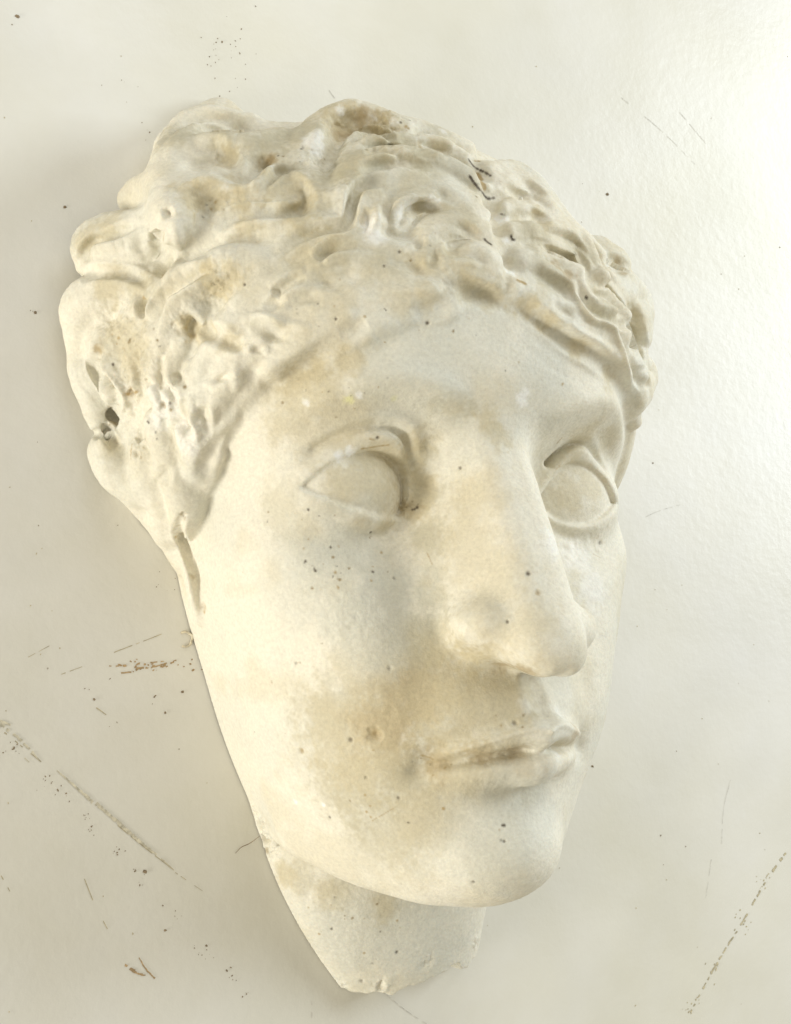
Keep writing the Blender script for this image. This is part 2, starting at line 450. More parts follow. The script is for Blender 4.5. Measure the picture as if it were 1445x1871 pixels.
def _prep():
    out = []
    allp, spans = [], []
    for kind, src in (('L', LOCKS), ('G', GROOVES)):
        for r, pts, lift in src:
            sp = spline(pts, 4)
            spans.append((kind, r, lift, len(allp), len(allp) + len(sp)))
            allp += [tuple(p) for p in sp]
    A = np.array(allp)
    H = march(hair0, A[:, 0], A[:, 1])
    H[:, 2] = np.maximum(H[:, 2], ZT + .3)
    h = .06
    Hf = H.astype(f32)
    g = np.stack([hair0(Hf + np.eye(3, dtype=f32)[i] * h) - hair0(Hf - np.eye(3, dtype=f32)[i] * h) for i in range(3)], -1)
    g /= np.linalg.norm(g, axis=1, keepdims=True) + 1e-6
    depth = np.linalg.norm(H - CAM, axis=1)
    for kind, r, lift, a, b in spans:
        rc = r * (1.28 if kind == 'L' else 1.2) / F_PX * depth[a:b]
        n = b - a
        if kind == 'L':
            t = np.linspace(0, 1, n)
            prof = .62 + .38 * np.sin(np.pi * np.clip(t, .04, .96)) ** .6
            rr = rc * prof
            P = H[a:b] + g[a:b] * (rr * (lift * 1.1 - .44))[:, None]
        else:
            rr = rc * (.25 + .75 * np.sin(np.pi * np.linspace(.04, .96, n)))
            P = H[a:b]
        out.append((kind, P.astype(f32), rr.astype(f32), lift, g[a:b]))
    return out


STROKES = _prep()


def hair(P, base):
    """add the locks to base, then cut the grooves"""
    d = base
    for kind, C, R, lift, g in STROKES:
        if kind != 'L': continue
        k = float(R.max()) * .5
        lo = C.min(0) - R.max() - k - .5; hi = C.max(0) + R.max() + k + .5
        i = np.nonzero(((P > lo) & (P < hi)).all(1))[0]
        if len(i) == 0: continue
        d[i] = smin(d[i], chain(P[i], C, R), k)
    return d


def grooves(P, d):
    for kind, C, R, lift, g in STROKES:
        if kind != 'G': continue
        C = C + GOFF[id(C)] if False else C
        k = float(R.max()) * 1.8
        lo = C.min(0) - R.max() - k - .1; hi = C.max(0) + R.max() + k + .1
        i = np.nonzero(((P > lo) & (P < hi)).all(1))[0]
        if len(i) == 0: continue
        d[i] = smax(d[i], -chain(P[i], C, R), k)
    return d


LOBE3 = []
for _l in LOBES:
    _l = spline(np.array(_l, float), 4)
    LOBE3.append((np.array([on_table(a, b, c) for a, b, c, r in _l]).astype(f32), (_l[:, 3] / F_PX * 47).astype(f32)))


def solid0(P):
    P = P.astype(f32)
    d = face(P)
    d = smin(d, neck(P), .25)
    d = smin(d, cap(P), .3)
    i = np.nonzero((P[:, 0] < 0) & (P[:, 1] > -5))[0]
    if len(i):
        q = d[i]; p = P[i]
        for c, r in LOBE3:
            q = smin(q, chain(p, c, r), .3)
        d[i] = q
    d = hair(P, d.astype(f32))
    return d


def _reground():
    """move the groove lines onto the finished locks"""
    for n, (kind, C, R, lift, g) in enumerate(STROKES):
        if kind != 'G': continue
        D = C - CAM; D /= np.linalg.norm(D, axis=1, keepdims=True)
        t = np.linalg.norm(C - CAM, axis=1) - 3.5
        for _ in range(30):
            t = t + solid0((CAM + D * t[:, None])) * .7
        H = CAM + D * t[:, None]
        STROKES[n] = (kind, (H - g * 0 + D * lift).astype(f32), R, lift, g)


_reground()


NOTCH = [(on_table(x, y, z).astype(f32), r) for x, y, z, r in [(466, 1528, -5.9, (.34, .3, .6)), (454, 1500, -6.0, (.24, .26, .5)), (482, 1556, -6.0, (.2, .16, .5)), (566, 1752, -6.2, (.16, .2, .4)), (540, 1716, -6.2, (.12, .16, .4)), (655, 1822, -6.1, (.3, .14, .4)), (760, 1792, -6.1, (.22, .16, .4))]]


def solid(P):
    P = P.astype(f32)
    d = grooves(P, solid0(P))
    i = np.nonzero((P[:, 1] < -6) & (P[:, 0] < 0) & (P[:, 2] < -3.5))[0]
    if len(i):
        q = d[i]; p = P[i]
        for c, r in NOTCH: q = smax(q, -ellipsoid(p, c, r), .07)
        d[i] = q
    return np.maximum(d, ZT - P[:, 2])


# ---------------------------------------------------------------- surface extraction
def extract(h=.08, lo=(-11.6, -16.2, ZT - .12), hi=(11.8, 14.6, 5.0)):
    lo = np.array(lo); n = (np.ceil((np.array(hi) - lo) / h / 4).astype(int)) * 4
    H = 4 * h; nc = n // 4 + 1
    ax = [lo[i] + H * np.arange(nc[i]) for i in range(3)]
    G = np.stack(np.meshgrid(*ax, indexing='ij'), -1).reshape(-1, 3).astype(f32)
    dc = solid(G).reshape(nc)
    fine = np.repeat(np.repeat(np.repeat(dc, 4, 0), 4, 1), 4, 2)[:n[0] + 1, :n[1] + 1, :n[2] + 1].copy()
    near = np.abs(dc) < H * 1.9
    b = np.zeros(nc - 1, bool)
    for dx in (0, 1):
        for dy in (0, 1):
            for dz in (0, 1):
                b |= near[dx:nc[0] - 1 + dx, dy:nc[1] - 1 + dy, dz:nc[2] - 1 + dz]
    bm = np.zeros(fine.shape, bool)
    bb = np.repeat(np.repeat(np.repeat(b, 4, 0), 4, 1), 4, 2)
    bm[:bb.shape[0], :bb.shape[1], :bb.shape[2]] = bb
    idx = np.argwhere(bm)
    val = np.empty(len(idx), f32)
    for i in range(0, len(idx), 400000):
        val[i:i + 400000] = solid((lo + idx[i:i + 400000] * h).astype(f32))
    fine[bm] = val
    # surface nets
    s = fine < 0
    sh = np.array(fine.shape) - 1
    c = np.zeros(sh, np.int8)
    for dx in (0, 1):
        for dy in (0, 1):
            for dz in (0, 1):
                c += s[dx:sh[0] + dx, dy:sh[1] + dy, dz:sh[2] + dz]
    cells = np.argwhere((c > 0) & (c < 8))
    acc = np.zeros((len(cells), 3)); cnt = np.zeros(len(cells))
    offs = [(0, 0, 0), (1, 0, 0), (0, 1, 0), (1, 1, 0), (0, 0, 1), (1, 0, 1), (0, 1, 1), (1, 1, 1)]
    V = [fine[cells[:, 0] + o[0], cells[:, 1] + o[1], cells[:, 2] + o[2]] for o in offs]
    for a in range(8):
        for e in (1, 2, 4):
            if a & e: continue
            va, vb = V[a], V[a | e]
            m = (va < 0) != (vb < 0)
            t = np.where(m, va / np.where(m, va - vb, 1), 0)
            oa, ob = np.array(offs[a]), np.array(offs[a | e])
            acc += np.where(m[:, None], oa + (ob - oa) * t[:, None], 0); cnt += m
    verts = lo + (cells + acc / cnt[:, None]) * h
    vid = np.full(sh, -1, np.int32); vid[tuple(cells.T)] = np.arange(len(cells))
    quads = []
    for ax_ in range(3):
        o = [0, 0, 0]; o[ax_] = 1
        A = s[:-1, :-1, :-1]; B = s[o[0]:sh[0] + o[0], o[1]:sh[1] + o[1], o[2]:sh[2] + o[2]]
        e = np.argwhere(A != B)
        u, v = [(1, 2), (2, 0), (0, 1)][ax_]
        e = e[(e[:, u] > 0) & (e[:, v] > 0)]
        eu = np.eye(3, dtype=int)[u]; ev = np.eye(3, dtype=int)[v]
        q = np.stack([vid[tuple((e - eu - ev).T)], vid[tuple((e - ev).T)], vid[tuple(e.T)], vid[tuple((e - eu).T)]], -1)
        flip = ~A[tuple(e.T)]
        q[flip] = q[flip][:, ::-1]
        quads.append(q[(q >= 0).all(1)])
    return verts, np.vstack(quads)


def subdivide(V, Q):
    E = np.concatenate([Q[:, [0, 1]], Q[:, [1, 2]], Q[:, [2, 3]], Q[:, [3, 0]]]); E.sort(axis=1)
    key = E[:, 0].astype(np.int64) * len(V) + E[:, 1]
    uk, inv = np.unique(key, return_inverse=True)
    M = (V[uk // len(V)] + V[uk % len(V)]) / 2
    n = len(Q); e = inv.reshape(4, n) + len(V)
    fc = np.arange(n) + len(V) + len(uk)
    VV = np.vstack([V, M, V[Q].mean(1)])
    QQ = np.vstack([np.stack([Q[:, i], e[i], fc, e[(i + 3) % 4]], -1) for i in range(4)])
    return VV, QQ


def normals(V, Q):
    a = np.cross(V[Q[:, 2]] - V[Q[:, 0]], V[Q[:, 3]] - V[Q[:, 1]])
    N = np.empty_like(V)
    for i in range(3):
        N[:, i] = np.bincount(Q.ravel(), weights=np.repeat(a[:, i], 4), minlength=len(V))
    return N / (np.linalg.norm(N, axis=1, keepdims=True) + 1e-12)


# crest and valley lines of the wavy locks, traced on the picture and pressed into the surface: (width px, depth cm, points)
FOLDS = [
    (7, .2, [(289, 265), (306, 243), (330, 226), (359, 216), (386, 214), (415, 220), (444, 230), (473, 231)]), (9, .2, [(354, 242), (386, 237), (420, 240), (456, 236), (500, 226)]), (11, .17, [(395, 284), (420, 292), (442, 287)]),
    (12, .26, [(385, 318), (420, 320), (455, 318), (472, 305), (490, 290)]), (7, .08, [(483, 350), (490, 333), (507, 318), (526, 311)]), (9, .06, [(548, 345), (562, 364), (545, 381)]), (8, .2, [(393, 417), (424, 398), (456, 392), (500, 391), (540, 388), (577, 379)]),
    (8, .22, [(514, 461), (536, 442), (565, 425), (600, 418), (630, 413), (640, 395), (644, 370), (652, 347), (666, 337), (690, 333), (705, 335)]), (15, .12, [(620, 240), (635, 224), (660, 214), (690, 222), (705, 234)]), (6, .18, [(640, 257), (659, 247), (681, 242), (705, 250), (720, 263)]),
    (7, .18, [(664, 277), (686, 273), (715, 274), (734, 277)]), (7, .18, [(761, 263), (782, 263), (807, 270), (824, 279)]), (6, .08, [(758, 277), (778, 282), (797, 287)]), (8, .17, [(656, 316), (676, 306), (705, 301), (734, 294), (790, 300)]),
    (9, .12, [(664, 417), (666, 398), (674, 383)]), (8, .17, [(732, 422), (732, 403), (741, 388), (756, 379), (778, 376), (795, 385)]), (7, .2, [(580, 476), (586, 468), (603, 456), (623, 450), (652, 446)]), (9, .13, [(807, 472), (822, 460), (849, 460), (873, 467), (890, 482)]), (8, .07, [(761, 437), (770, 455)]),
    (7, .07, [(792, 350), (816, 360), (850, 372)]), (7, .06, [(828, 408), (853, 420), (880, 440)]), (10, .12, [(458, 599), (480, 599), (502, 609), (521, 611)]), (8, .09, [(473, 630), (470, 648)]), (7, .13, [(497, 536), (514, 527), (536, 512), (560, 508)]), (8, .09, [(487, 570), (504, 553), (521, 541)]),
    (9, .12, [(400, 616), (425, 628), (445, 632)]), (8, .09, [(521, 558), (545, 548), (570, 543), (590, 548)]), (13, .08, [(480, 712), (500, 697), (536, 677), (570, 655), (600, 632), (640, 608)]), (13, .10, [(620, 612), (650, 600), (670, 588)]), (13, .14, [(750, 558), (775, 562), (800, 560), (818, 550), (829, 533)]),
    (12, .06, [(845, 530), (865, 540), (890, 546), (921, 545)]), (9, .10, [(786, 460), (795, 472), (793, 492)]), (7, .16, [(154, 480), (156, 460), (170, 443), (197, 434), (231, 418), (255, 405)]), (8, .08, [(255, 430), (255, 452), (270, 461)]), (8, .20, [(291, 420), (287, 440)]), (8, .22, [(310, 452), (306, 481), (286, 505)]),
    (8, .16, [(146, 512), (172, 500), (209, 498), (245, 505), (272, 520)]), (6, .24, [(257, 582), (262, 562), (267, 544)]), (8, .20, [(274, 611), (284, 573), (301, 544), (318, 529), (349, 505), (381, 493), (415, 486)]), (9, .18, [(342, 614), (352, 592), (332, 573)]), (11, .12, [(364, 606), (390, 611), (420, 624)]),
    (6, .12, [(303, 378), (311, 398)]), (6, .10, [(255, 639), (246, 661), (255, 697), (265, 736)]), (5, .09, [(267, 690), (280, 707)]), (6, .12, [(299, 655), (299, 697), (316, 719), (318, 745), (313, 770)]), (6, .09, [(323, 680), (335, 706)]), (12, .13, [(400, 684), (406, 700)]),
    (8, .13, [(340, 742), (335, 765), (342, 789), (342, 810)]), (7, .10, [(372, 740), (368, 768)]), (10, .10, [(455, 772), (425, 791), (400, 811), (376, 842), (369, 878)]), (9, .10, [(304, 850), (296, 888)]), (8, .14, [(187, 789), (197, 796), (214, 820)]),
    (6, .09, [(903, 327), (947, 357), (971, 364), (995, 378), (1020, 397)]), (9, .08, [(964, 390), (986, 398), (1002, 412)]), (6, .08, [(942, 330), (966, 342), (986, 359), (1005, 376)]), (7, .13, [(975, 417), (1020, 429), (1044, 441), (1061, 463), (1068, 490)]), (10, .12, [(985, 460), (1005, 466), (1030, 482), (1050, 508)]),
    (7, .12, [(1051, 429), (1073, 451), (1090, 478), (1104, 499)]), (9, .15, [(1102, 470), (1128, 487), (1146, 502)]), (8, .12, [(1078, 482), (1080, 507), (1095, 526), (1116, 541)]), (6, .17, [(1053, 514), (1064, 545), (1082, 567), (1106, 578), (1126, 592), (1139, 623), (1152, 660), (1161, 700), (1170, 722)]),
    (6, .17, [(1068, 510), (1088, 536), (1113, 545), (1128, 565), (1135, 587), (1152, 605), (1159, 638), (1163, 671), (1166, 696)]), (8, .20, [(1148, 552), (1157, 587), (1163, 623), (1168, 640)]), (9, .10, [(1006, 558), (1028, 572), (1042, 587)]),
    (12, .14, [(944, 543), (973, 574), (1006, 597), (1042, 625), (1077, 643), (1106, 667), (1135, 700), (1150, 733), (1156, 764)]), (6, .14, [(1168, 668), (1166, 691), (1177, 712)]),
    (7, .20, [(188, 636), (174, 655), (176, 680), (196, 706), (212, 730), (206, 760)]), (7, .10, [(168, 797), (178, 793), (196, 786), (215, 775)]), (6, .16, [(335, 938), (326, 968), (340, 1000), (356, 1045), (364, 1095), (373, 1122)]),
    # crests
    (15, -.16, [(300, 290), (330, 264), (380, 260), (440, 264), (500, 250), (556, 240)]), (13, -.2, [(325, 352), (350, 342), (376, 334), (407, 331), (440, 332)]), (9, -.10, [(460, 350), (470, 324), (490, 312), (516, 305)]), (9, -.09, [(504, 340), (521, 326), (541, 320), (562, 328), (576, 348)]), (15, -.18, [(318, 400), (322, 430), (340, 470)]),
    (14, -.10, [(400, 440), (440, 416), (480, 408), (550, 402)]), (18, -.16, [(570, 275), (578, 250), (594, 226)]), (14, -.10, [(590, 360), (615, 355), (630, 340)]), (13, -.15, [(682, 430), (684, 405), (692, 372)]), (10, -.12, [(722, 410), (722, 388), (738, 370), (768, 364), (800, 370)]),
    (13, -.09, [(560, 490), (600, 476), (650, 466), (720, 470)]), (12, -.10, [(300, 575), (320, 548), (360, 524), (400, 512)]), (16, -.10, [(380, 470), (420, 455), (470, 450)]), (12, -.10, [(440, 585), (480, 580), (530, 592), (570, 600)]), (13, -.08, [(700, 530), (760, 530), (810, 520)]), (12, -.10, [(840, 500), (880, 508), (915, 525)]),
    (9, -.10, [(960, 450), (1000, 448), (1040, 462), (1058, 490), (1062, 520)]), (9, -.12, [(990, 490), (1020, 500), (1045, 520), (1058, 560), (1080, 585), (1110, 595), (1130, 630), (1148, 680)]), (9, -.12, [(1060, 440), (1088, 468), (1100, 510), (1125, 540), (1142, 575), (1152, 610)]), (14, -.10, [(970, 545), (1010, 570), (1050, 605), (1090, 630), (1120, 665)]),
    (12, -.10, [(170, 470), (190, 455), (230, 445)]), (10, -.10, [(305, 640), (308, 690), (326, 730)]), (10, -.10, [(283, 650), (278, 700), (290, 750)]), (10, -.10, [(350, 720), (352, 770), (362, 820)]), (12, -.08, [(390, 730), (388, 790)]), (12, -.09, [(430, 660), (430, 720)]),
]


def folds(V, N):
    px = to_px(V); face_ = ((CAM - V) * N).sum(1) > 0
    out = np.zeros(len(V))
    for w, a, pts in FOLDS:
        C = spline(np.array(pts, float), 4); R = w * 4.6
        lo = C.min(0) - R; hi = C.max(0) + R
        i = np.nonzero(face_ & (px[:, 0] > lo[0]) & (px[:, 0] < hi[0]) & (px[:, 1] > lo[1]) & (px[:, 1] < hi[1]))[0]
        X = px[i, 0]; Y = px[i, 1]; best = np.full(len(i), 1e6); pos = np.zeros(len(i)); m = len(C) - 1
        for k in range(m):
            ex, ey = C[k + 1] - C[k]
            t = np.clip(((X - C[k, 0]) * ex + (Y - C[k, 1]) * ey) / (ex * ex + ey * ey + 1e-9), 0, 1)
            d = np.hypot(X - C[k, 0] - t * ex, Y - C[k, 1] - t * ey)
            b = d < best; best = np.where(b, d, best); pos = np.where(b, (k + t) / m, pos)
        q = best / w * (1 if a < 0 else .9)
        amp = np.sin(np.pi * np.clip(pos, .0, 1)) ** .8
        h = -a * np.exp(-q * q)
        if a > 0: h = h * 1.3 + .5 * a * np.exp(-((q - 2.1) / 1.0) ** 2)
        h += .13 * abs(a) * np.cos(q * 3.6) * np.exp(-(q / 3.4) ** 2)
        out[i] += h * amp
    return out


# ---------------------------------------------------------------- numpy noise
_LAT = RNG.random((64, 64, 64)).astype(f32)


def vnoise(P, freq, off=0.):
    q = P * freq + off + 100.3
    i = np.floor(q).astype(int); t = (q - i).astype(f32); t = t * t * (3 - 2 * t); i &= 63; j = (i + 1) & 63
    x0, y0, z0 = i.T; x1, y1, z1 = j.T; a, b, c = t.T
    L = _LAT
    return ((L[x0, y0, z0] * (1 - a) + L[x1, y0, z0] * a) * (1 - b) + (L[x0, y1, z0] * (1 - a) + L[x1, y1, z0] * a) * b) * (1 - c) + \
           ((L[x0, y0, z1] * (1 - a) + L[x1, y0, z1] * a) * (1 - b) + (L[x0, y1, z1] * (1 - a) + L[x1, y1, z1] * a) * b) * c


def fbm(P, freq, n=4, off=0.):
    s, a, tot = 0, 1, 0
    for k in range(n):
        s = s + a * vnoise(P, freq * 2 ** k, off + 17.1 * k); tot += a; a *= .5
    return s / tot


# ---------------------------------------------------------------- the cast: extract, refine, weather

V, Q = extract(.08)
V, Q = subdivide(V, Q)
top = V[:, 2] > ZT + .03
for it in range(2):
    N = normals(V, Q)
    d = np.empty(len(V))
    for i in range(0, len(V), 300000):
        d[i:i + 300000] = solid(V[i:i + 300000])
    V -= N * np.clip(d * .8, -.04, .04)[:, None] * top[:, None]
# drop the hollow underside
Q = Q[(V[Q, 2] > ZT + .02).any(1)]
_u, _i = np.unique(Q, return_inverse=True); V = V[_u]; Q = _i.reshape(Q.shape)
N = normals(V, Q)
Vf = V.astype(f32)
HAIRW = np.clip(oval(Vf) / .5 + .3, 0, 1) * np.clip((V[:, 1] + 6) / 1.5, 0, 1)


def LAND(pts):
    return march(solid, np.array([p[0] for p in pts], float), np.array([p[1] for p in pts], float), 26.)


def LANDS(rows, k):
    """points on the cast for every row at once (rows[i][k] is that row's list of picture points)"""
    A = LAND([p for r in rows for p in r[k]]); n = np.cumsum([0] + [len(r[k]) for r in rows])
    return [A[n[i]:n[i + 1]] for i in range(len(rows))]



disp = (fbm(V, .7, 3) - .5) * .055 + (fbm(V, 3.0, 3, 5.) - .5) * .028
disp += HAIRW * ((fbm(V * [1, 1.4, 1], 1.3, 3, 9.) - .5) * .04)
disp += HAIRW * .012 * np.sin(9 * (V[:, 1] + .35 * V[:, 0] + 1.2 * fbm(V, .6, 2, 3.)) + 5 * fbm(V, .9, 2, 8.)) * np.clip(fbm(V, .8, 2, 40.) * 3 - 1, 0, 1)
disp += folds(V, N) * 1.15
# rough, broken plaster: (points, radius px, depth cm)
ROUGH = [
    ([(215, 590), (240, 650), (235, 700)], 50, .10), ([(290, 740), (330, 790)], 45, .10), ([(230, 760), (260, 800)], 36, .12), ([(300, 670), (350, 740)], 40, .04),
    ([(560, 290), (590, 300), (700, 240)], 40, .10), ([(620, 225), (700, 225)], 36, .10), ([(360, 365), (420, 370)], 50, .05), ([(390, 515)], 50, .07), ([(330, 585), (350, 600)], 30, .10),
    ([(465, 1480), (480, 1510), (495, 1550)], 22, .26), ([(500, 1610), (530, 1690), (580, 1760), (625, 1800)], 14, .12), ([(700, 1800), (780, 1760), (870, 1720)], 16, .16), ([(640, 1700), (760, 1740)], 120, .015), ([(540, 1620)], 60, .03),
    ([(1090, 500), (1130, 590)], 34, .05), ([(640, 1120)], 60, .03), ([(690, 1310), (650, 1340)], 45, .03), ([(1085, 990), (1040, 1000)], 40, .05), ([(900, 1370)], 60, .025)]
for (pts, r, dep), C in zip(ROUGH, LANDS(ROUGH, 0)):
    rc = r / F_PX * 42
    m = np.nonzero((np.abs(V - C.mean(0)) < rc * 4 + 2).all(1))[0]
    dd = np.min(np.linalg.norm(V[m][:, None] - C[None], axis=2), axis=1)
    near = dd < rc * 2; m = m[near]; dd = dd[near]; wgt = np.exp(-(dd / rc) ** 2)
    disp[m] += wgt * dep * ((fbm(V[m], 5., 3, 3.) - .5) * 2 - .25 * (fbm(V[m], 2.6, 2, 1.) > .55))
# chips and blow-holes: (x, y, radius px, depth cm)
CHIPS = [(474, 1512, 12, .3), (482, 1536, 13, .35), (466, 1484, 8, .2), (486, 1556, 10, .3), (685, 1342, 13, .12), (502, 1538, 10, .16), (512, 1548, 8, .14), (640, 1352, 6, .05), (551, 1372, 7, .06), 
         (290, 430, 9, .1), (296, 490, 9, .1),
         (505, 533, 9, .1), (490, 292, 13, .16), (482, 298, 10, .12), (200, 755, 14, .3), (215, 765, 15, .3), (172, 668, 10, .16), (182, 690, 12, .2), (196, 706, 9, .16), (240, 718, 8, .12),
         (335, 942, 6, .16), (327, 968, 4, .1), (1097, 992, 6, .07), (780, 590, 6, .06), (984, 592, 6, .08), (995, 604, 6, .08), (1040, 624, 6, .06), (840, 855, 5, .05), (965, 1048, 6, .05), (982, 1083, 7, .05),
         (712, 1221, 5, .08), (540, 1212, 4, .06), (940, 1320, 6, .08), (668, 1421, 4, .06), (728, 1458, 4, .06), (602, 1494, 4, .05), (921, 1537, 4, .05), (865, 1612, 4, .05), (725, 1740, 5, .06),
         (660, 1793, 5, .05), (614, 583, 4, .06), (690, 800, 5, .05), (927, 1136, 4, .05), (720, 1056, 3, .04), (730, 460, 4, .05), (447, 520, 4, .05), (472, 333, 4, .05), (345, 785, 8, .08), (300, 740, 8, .1), (255, 800, 8, .12), (248, 830, 8, .1)]
CP = LAND([(c[0], c[1]) for c in CHIPS])
for (x, y, r, dep), c in zip(CHIPS, CP):
    rc = r / F_PX * 42
    m = np.nonzero((np.abs(V - c) < rc * 2.2).all(1))[0]
    dd = np.linalg.norm(V[m] - c, axis=1) / rc + (vnoise(V[m], 1.6 / rc, x) - .5) * .7
    disp[m] -= dep * np.clip(1.15 - dd, 0, 1) ** .8 * (.6 if r < 7 else 1)
disp *= np.clip((V[:, 2] - ZT) / .25, 0, 1)
# bound the lower edge with small breaks
V = V + N * disp[:, None]
N = normals(V, Q)

# ---------------------------------------------------------------- colour of the plaster (its dirt, dust and filler, with some shade painted in)
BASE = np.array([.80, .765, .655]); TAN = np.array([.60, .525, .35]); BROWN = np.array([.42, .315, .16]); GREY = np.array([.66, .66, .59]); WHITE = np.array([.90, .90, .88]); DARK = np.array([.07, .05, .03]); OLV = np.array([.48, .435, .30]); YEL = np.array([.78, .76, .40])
col = np.tile(BASE, (len(V), 1))
n1 = fbm(V, .45, 4, 2.)[:, None]; n2 = fbm(V, 2.4, 4, 7.)[:, None]; n3 = fbm(V, 9., 2, 7.)[:, None]


def blend(c, wt):
    global col
    col = col * (1 - wt) + c * wt


